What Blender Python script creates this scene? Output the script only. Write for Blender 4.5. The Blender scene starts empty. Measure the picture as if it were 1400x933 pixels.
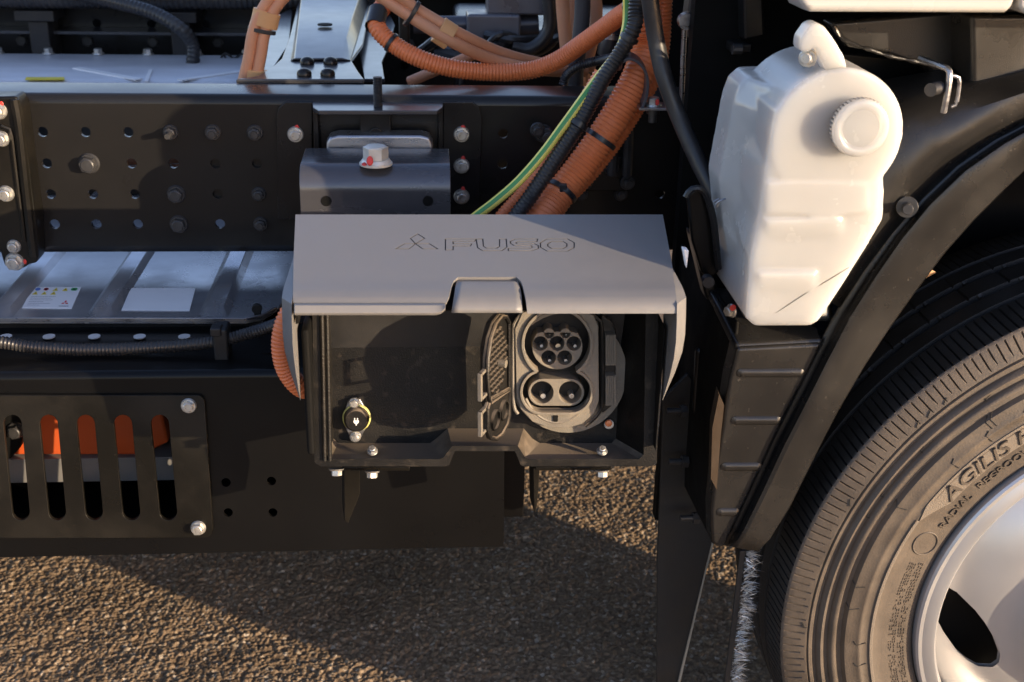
import bpy, bmesh, math, random
import numpy as np
from mathutils import Vector, Matrix, Quaternion
random.seed(7); rng = np.random.default_rng(7)
S = bpy.context.scene; COL = S.collection
PI = math.pi

# ------------------------------------------------------------------ camera, sky, sun, exposure
CZ = 1.126; FPX = 1652.5
T_, YAW, ROLL = math.radians(23), math.radians(4.6), math.radians(1.29)
cy, sy = math.cos(YAW), math.sin(YAW)
FW = Vector((sy*math.cos(T_), cy*math.cos(T_), -math.sin(T_)))
R0 = Vector((cy, -sy, 0)); U0 = R0.cross(FW)
RT = R0*math.cos(ROLL) + U0*math.sin(ROLL); UP = U0*math.cos(ROLL) - R0*math.sin(ROLL)
CAM = Vector((0, 0, CZ))
cd = bpy.data.cameras.new('camera'); cam = bpy.data.objects.new('camera', cd); COL.objects.link(cam)
cd.sensor_width = 36; cd.lens = 36*FPX/1400; cd.clip_start = 0.02; cd.clip_end = 2000
M3 = Matrix((RT, UP, -FW)).transposed()
cam.matrix_world = Matrix.Translation(CAM) @ M3.to_4x4()
cd.dof.use_dof = True; cd.dof.focus_distance = 1.28; cd.dof.aperture_fstop = 10
S.camera = cam

LIGHT = Vector((-1.4, 1.0, -0.28)).normalized()
SUN_EL = math.asin(-LIGHT.z); SUN_ROT = math.atan2(-LIGHT.x, -LIGHT.y)
W = bpy.data.worlds.new('World'); S.world = W; W.use_nodes = True
wn = W.node_tree; bg = wn.nodes['Background']
sky = wn.nodes.new('ShaderNodeTexSky'); sky.sky_type = 'NISHITA'; sky.sun_disc = False
sky.sun_elevation = SUN_EL; sky.sun_rotation = SUN_ROT; sky.air_density = 1.0; sky.dust_density = 0.7; sky.ozone_density = 1.8
tint = wn.nodes.new('ShaderNodeMix'); tint.data_type = 'RGBA'; tint.blend_type = 'MULTIPLY'; tint.inputs[0].default_value = 1; tint.inputs[7].default_value = (1.10, .92, .99, 1)
wn.links.new(sky.outputs[0], tint.inputs[6]); wn.links.new(tint.outputs[2], bg.inputs[0]); bg.inputs[1].default_value = 0.12
sd = bpy.data.lights.new('sun', 'SUN'); sun = bpy.data.objects.new('sun', sd); COL.objects.link(sun)
sd.energy = 2.5; sd.angle = math.radians(0.5); sd.color = (1.0, 0.79, 0.54)
sun.rotation_mode = 'QUATERNION'; sun.rotation_quaternion = LIGHT.to_track_quat('-Z', 'Y')
S.view_settings.view_transform = 'Standard'; S.view_settings.look = 'None'
S.view_settings.exposure = 1.95; S.view_settings.gamma = 1.0

def ray(x, y): return FW + RT*((x-700)/FPX) - UP*((y-466.5)/FPX)
def at(x, y, Y, k=0.0, z0=0.6):
    """point of the place seen at photo position x, y on the plane Y + k (z - z0)"""
    d = ray(x, y)
    s = (Y + k*(CZ - z0))/(d.y - k*d.z)
    return CAM + d*s
def atz(x, y, Z): d = ray(x, y); return CAM + d*((Z-CZ)/d.z)
def atx(x, y, X): d = ray(x, y); return CAM + d*(X/d.x)
def pts(l, Y, k=0.0, z0=0.6): return [at(x, y, Y, k, z0) for x, y in l]

# ------------------------------------------------------------------ materials
MATS = {}
def mat(name, col, rough=0.5, metal=0.0, var=0.25, vscale=30, bump=0.0, bscale=300, dust=0.0, dcol=(0.16, 0.12, 0.08), dscale=14,
        coat=0.0, sss=0.0, updust=0.0, rvar=0.12, stretch=None, spec=0.5, aniso=0.0, trans=0.0, speck=0.0, speck_scale=900):
    m = bpy.data.materials.new(name); m.use_nodes = True; nt = m.node_tree; N = nt.nodes; L = nt.links
    b = N['Principled BSDF']; tc = N.new('ShaderNodeTexCoord'); src = tc.outputs['Object']
    if stretch:
        mp = N.new('ShaderNodeMapping'); mp.inputs['Scale'].default_value = stretch; L.new(src, mp.inputs[0]); src = mp.outputs[0]
    n1 = N.new('ShaderNodeTexNoise'); n1.inputs['Scale'].default_value = vscale; n1.inputs['Detail'].default_value = 6; L.new(src, n1.inputs['Vector'])
    mx = N.new('ShaderNodeMix'); mx.data_type = 'RGBA'
    mx.inputs[6].default_value = (*[c*(1-var) for c in col], 1); mx.inputs[7].default_value = (*[min(1, c*(1+var)) for c in col], 1)
    L.new(n1.outputs[0], mx.inputs[0]); out = mx.outputs[2]
    rr = N.new('ShaderNodeMapRange'); rr.inputs[1].default_value = .3; rr.inputs[2].default_value = .7
    rr.inputs[3].default_value = max(.03, rough-rvar); rr.inputs[4].default_value = min(1, rough+rvar); L.new(n1.outputs[0], rr.inputs[0])
    rout = rr.outputs[0]
    def layer(scale, lo, hi, amount, colour, out, rout, detail=8):
        n2 = N.new('ShaderNodeTexNoise'); n2.inputs['Scale'].default_value = scale; n2.inputs['Detail'].default_value = detail
        n2.inputs['Roughness'].default_value = .65; L.new(tc.outputs['Object'], n2.inputs['Vector'])
        r2 = N.new('ShaderNodeMapRange'); r2.inputs[1].default_value = lo; r2.inputs[2].default_value = hi; r2.inputs[3].default_value = 0; r2.inputs[4].default_value = amount
        L.new(n2.outputs[0], r2.inputs[0])
        m2 = N.new('ShaderNodeMix'); m2.data_type = 'RGBA'; m2.inputs[7].default_value = (*colour, 1)
        L.new(r2.outputs[0], m2.inputs[0]); L.new(out, m2.inputs[6])
        m3 = N.new('ShaderNodeMix'); m3.data_type = 'FLOAT'; L.new(r2.outputs[0], m3.inputs[0]); L.new(rout, m3.inputs[2]); m3.inputs[3].default_value = .85
        return m2.outputs[2], m3.outputs[0]
    if dust: out, rout = layer(dscale, .42, .75, dust, dcol, out, rout)
    if speck: out, rout = layer(speck_scale, .70, .74, speck, dcol, out, rout, 2)
    if updust:                                                          # dirt settled on upward faces
        ge = N.new('ShaderNodeNewGeometry'); sx = N.new('ShaderNodeSeparateXYZ'); L.new(ge.outputs['Normal'], sx.inputs[0])
        n4 = N.new('ShaderNodeTexNoise'); n4.inputs['Scale'].default_value = 90; n4.inputs['Detail'].default_value = 6; L.new(tc.outputs['Object'], n4.inputs['Vector'])
        ad = N.new('ShaderNodeMath'); ad.operation = 'MULTIPLY_ADD'; ad.inputs[1].default_value = .7; L.new(n4.outputs[0], ad.inputs[0]); L.new(sx.outputs[2], ad.inputs[2])
        r5 = N.new('ShaderNodeMapRange'); r5.inputs[1].default_value = .55; r5.inputs[2].default_value = 1.25; r5.inputs[3].default_value = 0; r5.inputs[4].default_value = updust; L.new(ad.outputs[0], r5.inputs[0])
        m5 = N.new('ShaderNodeMix'); m5.data_type = 'RGBA'; m5.inputs[7].default_value = (.24, .19, .14, 1); L.new(r5.outputs[0], m5.inputs[0]); L.new(out, m5.inputs[6]); out = m5.outputs[2]
        m6 = N.new('ShaderNodeMix'); m6.data_type = 'FLOAT'; L.new(r5.outputs[0], m6.inputs[0]); L.new(rout, m6.inputs[2]); m6.inputs[3].default_value = .8; rout = m6.outputs[0]
    L.new(out, b.inputs['Base Color']); L.new(rout, b.inputs['Roughness'])
    b.inputs['Metallic'].default_value = metal; b.inputs['Specular IOR Level'].default_value = spec
    if coat: b.inputs['Coat Weight'].default_value = coat; b.inputs['Coat Roughness'].default_value = .12
    if sss:
        b.inputs['Subsurface Weight'].default_value = sss; b.inputs['Subsurface Radius'].default_value = (.085, .080, .074); b.inputs['Subsurface Scale'].default_value = 1.0
    if trans: b.inputs['Transmission Weight'].default_value = trans
    if bump:
        n3 = N.new('ShaderNodeTexNoise'); n3.inputs['Scale'].default_value = bscale; n3.inputs['Detail'].default_value = 4; L.new(src, n3.inputs['Vector'])
        bp = N.new('ShaderNodeBump'); bp.inputs['Strength'].default_value = bump; bp.inputs['Distance'].default_value = .001
        L.new(n3.outputs[0], bp.inputs['Height']); L.new(bp.outputs[0], b.inputs['Normal'])
    MATS[name] = m; return m

BLACK = mat('black_chassis_paint', (.0105, .0102, .0102), .30, 0, .2, 8, .04, 500, dust=.12, dcol=(.040, .033, .026), dscale=5, speck=.10, spec=.22, rvar=.05, coat=.22)
BEAMB = mat('black_beam_paint', (.0035, .0035, .0037), .30, 0, .2, 8, .04, 500, dust=.10, dcol=(.016, .0125, .009), dscale=5, speck=.12, spec=.16, rvar=.05, coat=.12)
BLACKG = mat('black_gloss_paint', (.008, .008, .009), .26, 0, .2, 8, .03, 400, dust=.10, dcol=(.06, .05, .04), dscale=6, spec=.35)
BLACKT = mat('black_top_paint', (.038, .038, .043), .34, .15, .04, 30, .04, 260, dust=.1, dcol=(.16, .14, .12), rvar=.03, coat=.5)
DIRTY = mat('dusty_black_plate', (.006, .0055, .0045), .36, 0, .3, 9, .12, 260, dust=.22, dcol=(.042, .032, .019), dscale=9, speck=.5, speck_scale=260, spec=.25)
PLAST = mat('black_plastic', (.016, .016, .017), .45, 0, .2, 40, .25, 1200, dust=.16, dcol=(.10, .085, .07), dscale=12, spec=.35)
PLASTD = mat('dusty_black_plastic', (.0065, .0062, .006), .42, 0, .3, 25, .35, 700, dust=.18, dcol=(.06, .05, .038), dscale=18, speck=.3, speck_scale=300, spec=.25, updust=.75)
DEEP = mat('cavity_shade_plastic', (.005, .005, .005), .7, 0, .2, 30, spec=.12)  # near-black plastic, the shade of recesses is put into its colour
LIDM = mat('grey_lid_plastic', (.165, .161, .160), .37, 0, .06, 60, .30, 1600, dust=.12, dcol=(.18, .172, .16), dscale=9, rvar=.05, speck=.16, speck_scale=160)
SOCK = mat('grey_socket_plastic', (.15, .135, .11), .42, 0, .25, 60, .4, 900, dust=.45, dcol=(.24, .195, .14), dscale=40, updust=.5)
GUARD = mat('dark_mudguard_plastic', (.0125, .012, .0118), .28, 0, .15, 12, .22, 1100, dust=.08, dcol=(.11, .095, .075), dscale=6, speck=.25, speck_scale=200)
ALU = mat('dusty_aluminium', (.56, .56, .58), .26, .78, .18, 7, .10, 60, dust=.28, dcol=(.22, .20, .18), dscale=14, stretch=(1, .35, 1))
ALUL = mat('battery_lid_metal', (.60, .62, .66), .42, .2, .25, 9, .1, 80, dust=.3, dcol=(.45, .44, .42), dscale=12, stretch=(.5, 2, 1))
ZINC = mat('zinc_plated_steel', (.55, .54, .51), .36, .85, .25, 120, .15, 500, rvar=.15, dust=.35, dcol=(.2, .16, .12), dscale=60)
ZINCD = mat('dull_dark_bolt_steel', (.045, .044, .045), .42, .3, .3, 90, .1, 500)
STEEL = mat('bare_steel', (.34, .34, .36), .33, .9, .15, 40, .08, 400, stretch=(1, 1, 6))
WHITEP = mat('translucent_white_plastic', (.38, .382, .376), .24, 0, .03, 30, .04, 250, sss=1.0, rvar=.05)
CABW = mat('white_cab_paint', (.44, .435, .42), .25, 0, .02, 10, coat=.6)
ORANGE = mat('orange_conduit_plastic', (.74, .195, .065), .42, 0, .12, 40, .1, 600, dust=.2, dcol=(.45, .20, .10), dscale=20)
ORANGEB = mat('orange_panel_paint', (.46, .075, .016), .4, 0, .1, 20, dust=.2, dcol=(.3, .1, .04))
TAN = mat('faded_orange_cable', (.58, .26, .14), .5, 0, .12, 60, .12, 500, dust=.3, dcol=(.5, .33, .22), dscale=20)
TAPE = mat('tan_tape', (.60, .32, .14), .4, 0, .15, 60)
HOSE = mat('black_corrugated_plastic', (.020, .020, .022), .36, 0, .2, 50, dust=.18, dcol=(.12, .11, .10), dscale=18)
YEL = mat('yellow_cable_jacket', (.86, .74, .16), .35, 0, .08, 50)
GRN = mat('green_cable_jacket', (.07, .28, .08), .35, 0, .08, 50)
RUB = mat('tyre_rubber', (.012, .012, .012), .6, 0, .2, 30, .35, 500, dust=.25, dcol=(.03, .027, .025), dscale=10, speck=.25, speck_scale=160)
RUBS = mat('dusty_tyre_sidewall', (.066, .053, .042), .55, 0, .22, 14, .35, 420, dust=.5, dcol=(.15, .118, .088), dscale=22)
RIMM = mat('silver_wheel_paint', (.50, .50, .51), .33, .65, .06, 12, .04, 700, dust=.16, dcol=(.36, .32, .27), dscale=9, rvar=.06)
RED = mat('red_marking_paint', (.55, .04, .03), .5)
WHITE = mat('white_sticker_paper', (.78, .78, .78), .45, 0, .02, 20)
INKY = mat('yellow_print', (.75, .60, .05), .5, 0, .02); INKB = mat('blue_print', (.10, .20, .55), .5, 0, .02)
INKG = mat('green_print', (.08, .40, .15), .5, 0, .02); INKR = mat('red_print', (.6, .04, .05), .5, 0, .02)
INKD = mat('grey_print', (.30, .30, .32), .5, 0, .02); INKK = mat('black_print', (.03, .03, .03), .5, 0, .02)
GROOVE = mat('groove_shade', (.035, .032, .030), .7, 0, .2)  # dark colour that paints the shade inside the lettering grooves
BRIST = mat('pale_bristle', (.62, .60, .56), .35, .5, .3, 200)
LEAFM = mat('dry_leaf_brown', (.45, .22, .07), .6, 0, .2, 200)
AMBER = mat('amber_lens', (.75, .22, .08), .3)
COPPER = mat('brass_pin', (.55, .48, .36), .35, .9)

# ------------------------------------------------------------------ mesh helpers
class MB:
    def __init__(s): s.v = []; s.f = []; s.m = []; s.cur = 0
    def add(s, vs, fs):
        o = len(s.v); s.v += [tuple(v) for v in vs]; s.f += [tuple(i+o for i in f) for f in fs]; s.m += [s.cur]*len(fs); return s
    def prism(s, poly, vec):
        n = len(poly); vec = Vector(vec); a = [Vector(p) for p in poly]; b = [p+vec for p in a]
        return s.add(a+b, [tuple(range(n)), tuple(range(2*n-1, n-1, -1))] + [(i, n+i, n+(i+1) % n, (i+1) % n) for i in range(n)])
    def loft(s, loops, cap=True, closed=True):
        n = len(loops[0]); vs = [p for l in loops for p in l]; fs = []
        for k in range(len(loops)-1):
            for i in range(n if closed else n-1):
                j = (i+1) % n; fs.append((k*n+i, k*n+j, (k+1)*n+j, (k+1)*n+i))
        if cap: fs += [tuple(range(n-1, -1, -1)), tuple((len(loops)-1)*n+i for i in range(n))]
        return s.add(vs, fs)
    def box(s, lo, hi):
        x0, y0, z0 = lo; x1, y1, z1 = hi
        return s.prism([(x0, y0, z0), (x1, y0, z0), (x1, y0, z1), (x0, y0, z1)], (0, y1-y0, 0))
    def cyl(s, c, axis, r, h, n=20, r2=None, rot=0.0):
        c = Vector(c); ax = Vector(axis).normalized(); a = ax.orthogonal().normalized(); b = ax.cross(a); r2 = r if r2 is None else r2
        return s.loft([[c+(a*math.cos(rot+2*PI*i/n)+b*math.sin(rot+2*PI*i/n))*q+ax*t for i in range(n)] for q, t in ((r, 0), (r2, h))])
    def lathe(s, c, axis, prof, n=32, closed=False):
        c = Vector(c); ax = Vector(axis).normalized(); a = ax.orthogonal().normalized(); b = ax.cross(a)
        return s.loft([[c+(a*math.cos(2*PI*i/n)+b*math.sin(2*PI*i/n))*max(r, 1e-5)+ax*h for i in range(n)] for r, h in prof], cap=not closed)
    def tube(s, path, r, n=10, rf=None, cap=True):
        path = [Vector(p) for p in path]; loops = []; t0 = (path[1]-path[0]).normalized(); a = t0.orthogonal().normalized()
        for i, p in enumerate(path):
            t = (path[min(i+1, len(path)-1)]-path[max(i-1, 0)]).normalized()
            a = (a-t*a.dot(t)).normalized(); b = t.cross(a); q = rf(i) if rf else r
            loops.append([p+(a*math.cos(2*PI*k/n)+b*math.sin(2*PI*k/n))*q for k in range(n)])
        return s.loft(loops, cap)
    def strap(s, path, side, w, th):
        """flat band along path, wide along side, th thick"""
        path = [Vector(p) for p in path]; loops = []
        for i, p in enumerate(path):
            t = (path[min(i+1, len(path)-1)]-path[max(i-1, 0)]).normalized()
            sd_ = Vector(side); sd_ = (sd_-t*sd_.dot(t)).normalized(); n_ = t.cross(sd_)
            loops.append([p-sd_*w/2-n_*th/2, p+sd_*w/2-n_*th/2, p+sd_*w/2+n_*th/2, p-sd_*w/2+n_*th/2])
        return s.loft(loops)
    def plate(s, outline, holes, fn, vec):
        """2D outline with holes, mapped to 3D by fn, thickened by vec"""
        bm = bmesh.new(); loops = [outline]+list(holes); es = []
        for l in loops:
            vs = [bm.verts.new((x, y, 0)) for x, y in l]; es += [bm.edges.new((vs[i], vs[(i+1) % len(vs)])) for i in range(len(vs))]
        bmesh.ops.triangle_fill(bm, use_beauty=True, use_dissolve=False, edges=es)
        bm.verts.index_update(); base = [fn(v.co.x, v.co.y) for v in bm.verts]; n = len(base); vec = Vector(vec)
        fs = [tuple(v.index for v in f.verts) for f in bm.faces]
        allf = fs+[tuple(i+n for i in reversed(f)) for f in fs]; o = 0
        for l in loops:
            k = len(l); allf += [(o+i, o+(i+1) % k, n+o+(i+1) % k, n+o+i) for i in range(k)]; o += k
        bm.free(); return s.add(base+[Vector(b)+vec for b in base], allf)
    def mesh(s, name, mats, smooth=35, recalc=True):
        me = bpy.data.meshes.new(name); me.from_pydata(s.v, [], s.f)
        for m in (mats if isinstance(mats, (list, tuple)) else [mats]): me.materials.append(m)
        if any(s.m): me.polygons.foreach_set('material_index', s.m)
        if recalc:
            bm = bmesh.new(); bm.from_mesh(me); bmesh.ops.recalc_face_normals(bm, faces=bm.faces); bm.to_mesh(me); bm.free()
        if smooth: me.shade_smooth(); me.set_sharp_from_angle(angle=math.radians(smooth))
        me.update(); return me
    def obj(s, name, mats, parent=None, bevel=0.0, label=None, smooth=35, seg=2, **kw):
        return link(name, s.mesh(name, mats, smooth), parent, label, bevel, seg, **kw)

def link(name, me, parent=None, label=None, bevel=0.0, seg=2, loc=None, scale=None, quat=None):
    o = bpy.data.objects.new(name, me); COL.objects.link(o)
    if parent is not None:
        o.parent = parent
        if parent.parent is None and parent.type == 'EMPTY': o.matrix_parent_inverse = Matrix.Translation(-parent.location)
    if loc is not None: o.location = loc
    if scale is not None: o.scale = (scale,)*3 if isinstance(scale, (int, float)) else scale
    if quat is not None: o.rotation_mode = 'QUATERNION'; o.rotation_quaternion = quat
    if label: o['label'] = label
    if bevel:
        b = o.modifiers.new('edge', 'BEVEL'); b.width = bevel; b.segments = seg; b.limit_method = 'ANGLE'; b.angle_limit = math.radians(38); b.harden_normals = True
    return o
def tag(o, label, cat, group=None, kind=None):
    if label: o['label'] = label
    if cat: o['category'] = cat
    if group: o['group'] = group
    if kind: o['kind'] = kind
    return o
def spline(P, step):
    P = [Vector(p) for p in P]; Q = [P[0]*2-P[1]]+P+[P[-1]*2-P[-2]]; out = []
    for i in range(1, len(Q)-2):
        a, b, c, d = Q[i-1:i+3]
        for k in range(24):
            t = k/24; out.append(.5*((2*b)+(c-a)*t+(2*a-5*b+4*c-d)*t*t+(3*b-a-3*c+d)*t**3))
    out.append(P[-1]); L = [0.0]
    for i in range(1, len(out)): L.append(L[-1]+(out[i]-out[i-1]).length)
    n = max(2, int(L[-1]/step)); res = []; j = 0
    for k in range(n+1):
        s_ = L[-1]*k/n
        while j < len(L)-2 and L[j+1] < s_: j += 1
        u = (s_-L[j])/max(1e-9, L[j+1]-L[j]); res.append(out[j].lerp(out[j+1], u))
    return res
def px_path(l): return [at(*p) for p in l]          # (x, y, Y) points of a cable
def conduit_mb(path, r, pitch=.0042, depth=.0013, n=14, mb=None):
    p = spline(path, pitch/4); mb = mb or MB()
    return mb.tube(p, r, n, rf=lambda i: r-(0, depth*.25, depth, depth*.8)[i % 4])
def arc(cx, cy_, rx, ry, a0, a1, n): return [(cx+rx*math.cos(math.radians(a0+(a1-a0)*i/n)), cy_+ry*math.sin(math.radians(a0+(a1-a0)*i/n))) for i in range(n+1)]
def circ(cx, cy_, r, n=16, ry=None): return [(cx+r*math.cos(2*PI*i/n), cy_+(ry or r)*math.sin(2*PI*i/n)) for i in range(n)]
def rrect(x0, y0, x1, y1, r, n=5):
    return (arc(x0+r, y0+r, r, r, 180, 270, n)+arc(x1-r, y0+r, r, r, 270, 360, n)+arc(x1-r, y1-r, r, r, 0, 90, n)+arc(x0+r, y1-r, r, r, 90, 180, n))

# shared fasteners, axis towards -Y, radius about 1 unit = 10 mm
def hexbolt(flange=1.0, hexr=.72, h=.65, rot=.3):
    m = MB(); m.cyl((0, 0, 0), (0, -1, 0), .0100*flange, .0022, 22, .0088*flange); m.cyl((0, -.0022, 0), (0, -1, 0), .010*hexr, .010*h, 6, rot=rot)
    m.cyl((0, -.0022-.010*h, 0), (0, -1, 0), .0100*hexr*.84, .0008, 18, .0100*hexr*.7); return m
BOLT_Z = hexbolt().mesh('hex_bolt', ZINC, 30); BOLT_D = hexbolt(1.05, .8, .7, .1).mesh('dark_bolt', ZINCD, 30)
m_ = hexbolt(1.0, .74, .75, .2); m_.cyl((0, -.0098, 0), (0, -1, 0), .0042, .014, 14, .0036); NUT_S = m_.mesh('stud_nut', [ZINCD], 30)
m_ = hexbolt(1.0, .74, .7, .5); m_.cyl((0, -.0098, 0), (0, -1, 0), .004, .0022, 14); NUT_D = m_.mesh('nut', [ZINCD], 30)
def bolt(name, me, parent, p, s=1.0, axis=(0, -1, 0), label=None):
    q = Vector((0, -1, 0)).rotation_difference(Vector(axis))
    q = q @ Quaternion((0, 1, 0), random.uniform(0, 1))
    return link(name, me, parent, label, loc=p, scale=s, quat=q)
blob = MB().cyl((0, 0, 0), (0, -1, 0), .004, .0008, 9, .003).mesh('paint_mark', RED, 30)
def mark(parent, p, s=.7, axis=(0, -1, 0)):
    return link('paint_mark', blob, parent, None, loc=p, scale=(s*random.uniform(.7, 1), s, s*random.uniform(.9, 1.3)), quat=Vector((0, -1, 0)).rotation_difference(Vector(axis)))

# ------------------------------------------------------------------ ground: one sheet, asphalt relief where it is in view
def lines(a, b, step, far):
    core = np.arange(a, b+step/2, step); out = []
    d = step; x = core[0]
    lo = []
    while x > -far: d *= 1.6; x -= d; lo.append(x)
    d = step; x = core[-1]; hi = []
    while x < far: d *= 1.6; x += d; hi.append(x)
    return np.concatenate([np.array(lo[::-1]), core, np.array(hi)])
gx = lines(-.78, .54, .0016, 400.); gy = lines(1.28, 2.14, .0019, 400.)
GX, GY = np.meshgrid(gx, gy); fx, fy = GX.ravel(), GY.ravel()
def worley(x, y, cell, seed):
    ix, iy = np.floor(x/cell).astype(np.int64), np.floor(y/cell).astype(np.int64); best = np.full(x.shape, 9.0); bid = np.zeros(x.shape)
    for dx in (-1, 0, 1):
        for dy in (-1, 0, 1):
            cx_, cy_ = ix+dx, iy+dy
            h = np.sin(cx_*127.1+cy_*311.7+seed)*43758.5453; h2 = np.sin(cx_*269.5+cy_*183.3+seed)*43758.5453; h3 = np.sin(cx_*419.2+cy_*371.9+seed)*43758.5453
            h, h2, h3 = h-np.floor(h), h2-np.floor(h2), h3-np.floor(h3)
            d = np.hypot(cx_+h-x/cell, cy_+h2-y/cell)*(1.25-.5*h3); u = d < best; best[u] = d[u]; bid[u] = h3[u]
    return best, bid
inside = (fx > -.79) & (fx < .55) & (fy > 1.27) & (fy < 2.15)
Zg = np.zeros(fx.shape)
d1, b1 = worley(fx[inside], fy[inside], .0044, 1.0); d2, b2 = worley(fx[inside], fy[inside], .0085, 5.0)
h = 1.1*np.clip(1-d1*1.5, 0, 1)**.6*(.0008+.0020*b1) + .9*np.clip(.75-d2*1.3, 0, 1)**.5*.0022*(b2 > .5)
h += .0012*(np.sin(fx[inside]*37+2*np.sin(fy[inside]*23))*np.sin(fy[inside]*41+1.3))
Zg[inside] = h-.003
nx, ny = len(gx), len(gy)
me = bpy.data.meshes.new('ground'); idx = np.arange(nx*ny).reshape(ny, nx)
quads = np.stack([idx[:-1, :-1], idx[:-1, 1:], idx[1:, 1:], idx[1:, :-1]], -1).reshape(-1, 4)
me.vertices.add(nx*ny); me.vertices.foreach_set('co', np.stack([fx, fy, Zg], 1).astype(np.float32).ravel())
me.loops.add(quads.size); me.loops.foreach_set('vertex_index', quads.ravel().astype(np.int32))
me.polygons.add(len(quads)); me.polygons.foreach_set('loop_start', np.arange(0, quads.size, 4, dtype=np.int32))
me.update(); me.validate(); me.shade_smooth()
def asphalt():
    m = bpy.data.materials.new('asphalt'); m.use_nodes = True; nt = m.node_tree; N = nt.nodes; L = nt.links; b = N['Principled BSDF']
    tc = N.new('ShaderNodeTexCoord'); v = N.new('ShaderNodeTexVoronoi'); v.inputs['Scale'].default_value = 190; L.new(tc.outputs['Object'], v.inputs['Vector'])
    cr = N.new('ShaderNodeValToRGB'); e = cr.color_ramp; e.elements[0].color = (.15, .105, .068, 1); e.elements[1].color = (.46, .39, .31, 1)
    for p, c in ((.40, (.205, .145, .094)), (.80, (.245, .178, .118)), (.95, (.33, .26, .185))): q = e.elements.new(p); q.color = (*c, 1)
    sp = N.new('ShaderNodeSeparateColor'); L.new(v.outputs['Color'], sp.inputs[0]); L.new(sp.outputs[0], cr.inputs[0])
    n = N.new('ShaderNodeTexNoise'); n.inputs['Scale'].default_value = 5; n.inputs['Detail'].default_value = 8; L.new(tc.outputs['Object'], n.inputs['Vector'])
    mr = N.new('ShaderNodeMapRange'); mr.inputs[3].default_value = .6; mr.inputs[4].default_value = 1.4; L.new(n.outputs[0], mr.inputs[0])
    mx = N.new('ShaderNodeMix'); mx.data_type = 'RGBA'; mx.blend_type = 'MULTIPLY'; mx.inputs[0].default_value = 1; L.new(cr.outputs[0], mx.inputs[6]); L.new(mr.outputs[0], mx.inputs[7])
    L.new(mx.outputs[2], b.inputs['Base Color']); b.inputs['Roughness'].default_value = .9; b.inputs['Specular IOR Level'].default_value = .12
    n3 = N.new('ShaderNodeTexNoise'); n3.inputs['Scale'].default_value = 700; n3.inputs['Detail'].default_value = 3; L.new(tc.outputs['Object'], n3.inputs['Vector'])
    bp = N.new('ShaderNodeBump'); bp.inputs['Strength'].default_value = .5; bp.inputs['Distance'].default_value = .001; L.new(n3.outputs[0], bp.inputs['Height']); L.new(bp.outputs[0], b.inputs['Normal'])
    return m
me.materials.append(asphalt()); g = link('ground', me); g['kind'] = 'structure'; g['label'] = 'rough brown asphalt under the truck'

# ------------------------------------------------------------------ truck
TRUCK = bpy.data.objects.new('truck', None); COL.objects.link(TRUCK); TRUCK.location = (.751, 1.9, 0)
tag(TRUCK, 'electric truck chassis with open charging port, white reservoir and silver front wheel', 'truck')

# ---- frame rails
YR = 1.459; ZB, ZT = .627, .826
def rail_bm(Y, sgn, holes, x0=-1.3, x1=2.6, zb=ZB, zt=ZT, fl=.070):
    m = MB(); r = .011
    m.plate([(x0, zb+r), (x1, zb+r), (x1, zt-r), (x0, zt-r)], holes, lambda x, z: Vector((x, Y, z)), (0, .006*sgn, 0))
    for zc, s in ((zt-r, 1), (zb+r, -1)):
        o = [(Y+sgn*r-sgn*r*math.cos(a), zc+s*r*math.sin(a)) for a in np.linspace(0, PI/2, 7)]+[(Y+sgn*fl, zc+s*r)]
        i = [(Y+sgn*fl, zc+s*(r-.006))]+[(Y+sgn*r-sgn*(r-.006)*math.cos(a), zc+s*(r-.006)*math.sin(a)) for a in np.linspace(PI/2, 0, 7)]
        m.prism([(x0, y, z) for y, z in o+i], (x1-x0, 0, 0))
    return m
HX = lambda i: -.4493+.05*i
HZ = lambda j: .781-.0383*j
hl = [(0, 0), (1, 0), (2, 0), (0, 1), (2, 1), (3, 1), (4, 1), (5, 1), (0, 2), (1, 2), (2, 2), (4, 2), (0, 3), (1, 3), (2, 3), (4, 3), (11, 0), (11, 1), (11, 2), (14, 3), (15, 2), (-1, 0), (-1, 1), (-1, 2), (-1, 3), (17, 1), (16, 3)]
RAIL = rail_bm(YR, 1, [circ(HX(i), HZ(j), .0062, 14) for i, j in hl]).obj('frame_rail', BLACK, TRUCK, label='near black chassis rail pierced by rows of round holes')
for i, j, me_, s in ((3, 0, NUT_S, .95), (4, 0, NUT_D, 1.0), (5, 0, NUT_D, 1.0), (1, 1, BOLT_D, 1.22), (3, 2, BOLT_D, 1.1), (5, 2, NUT_D, .92), (3, 3, BOLT_D, 1.1), (5, 3, NUT_D, .92), (13, 2, NUT_D, .9), (14, 2, NUT_D, .9), (13, 3, NUT_D, .9), (12, 0, NUT_S, 1.2)):
    bolt('bolt', me_, RAIL, (HX(i), YR-.0005, HZ(j)), s)
FAR = rail_bm(2.36, -1, [circ(-1.1+.1*i, .775, .008, 12) for i in range(16)]+[circ(-1.07+.13*i, .70, .008, 12) for i in range(12)], zt=.842).obj('frame_rail', BLACK, TRUCK, label='far chassis rail behind the battery pack')
for i in range(9): bolt('bolt', BOLT_D, FAR, (-.98+.12*i, 2.36-.0005, .742), 1.3)
# ledge and conduit along the far rail
m = MB().prism([(-1.3, 2.30, .768), (-1.3, 2.352, .768), (-1.3, 2.352, .760), (-1.3, 2.30, .762)], (1.0, 0, 0)); m.obj('ledge', BLACKT, FAR, .001)
for k, x in enumerate((-1.0, -.70, -.45)): MB().box((x, 2.27, .73-.01*k), (x+.035, 2.34, .79)).box((x-.02, 2.26, .79), (x+.05, 2.33, .81)).obj('conduit_clip', PLAST, FAR, .003)

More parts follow.
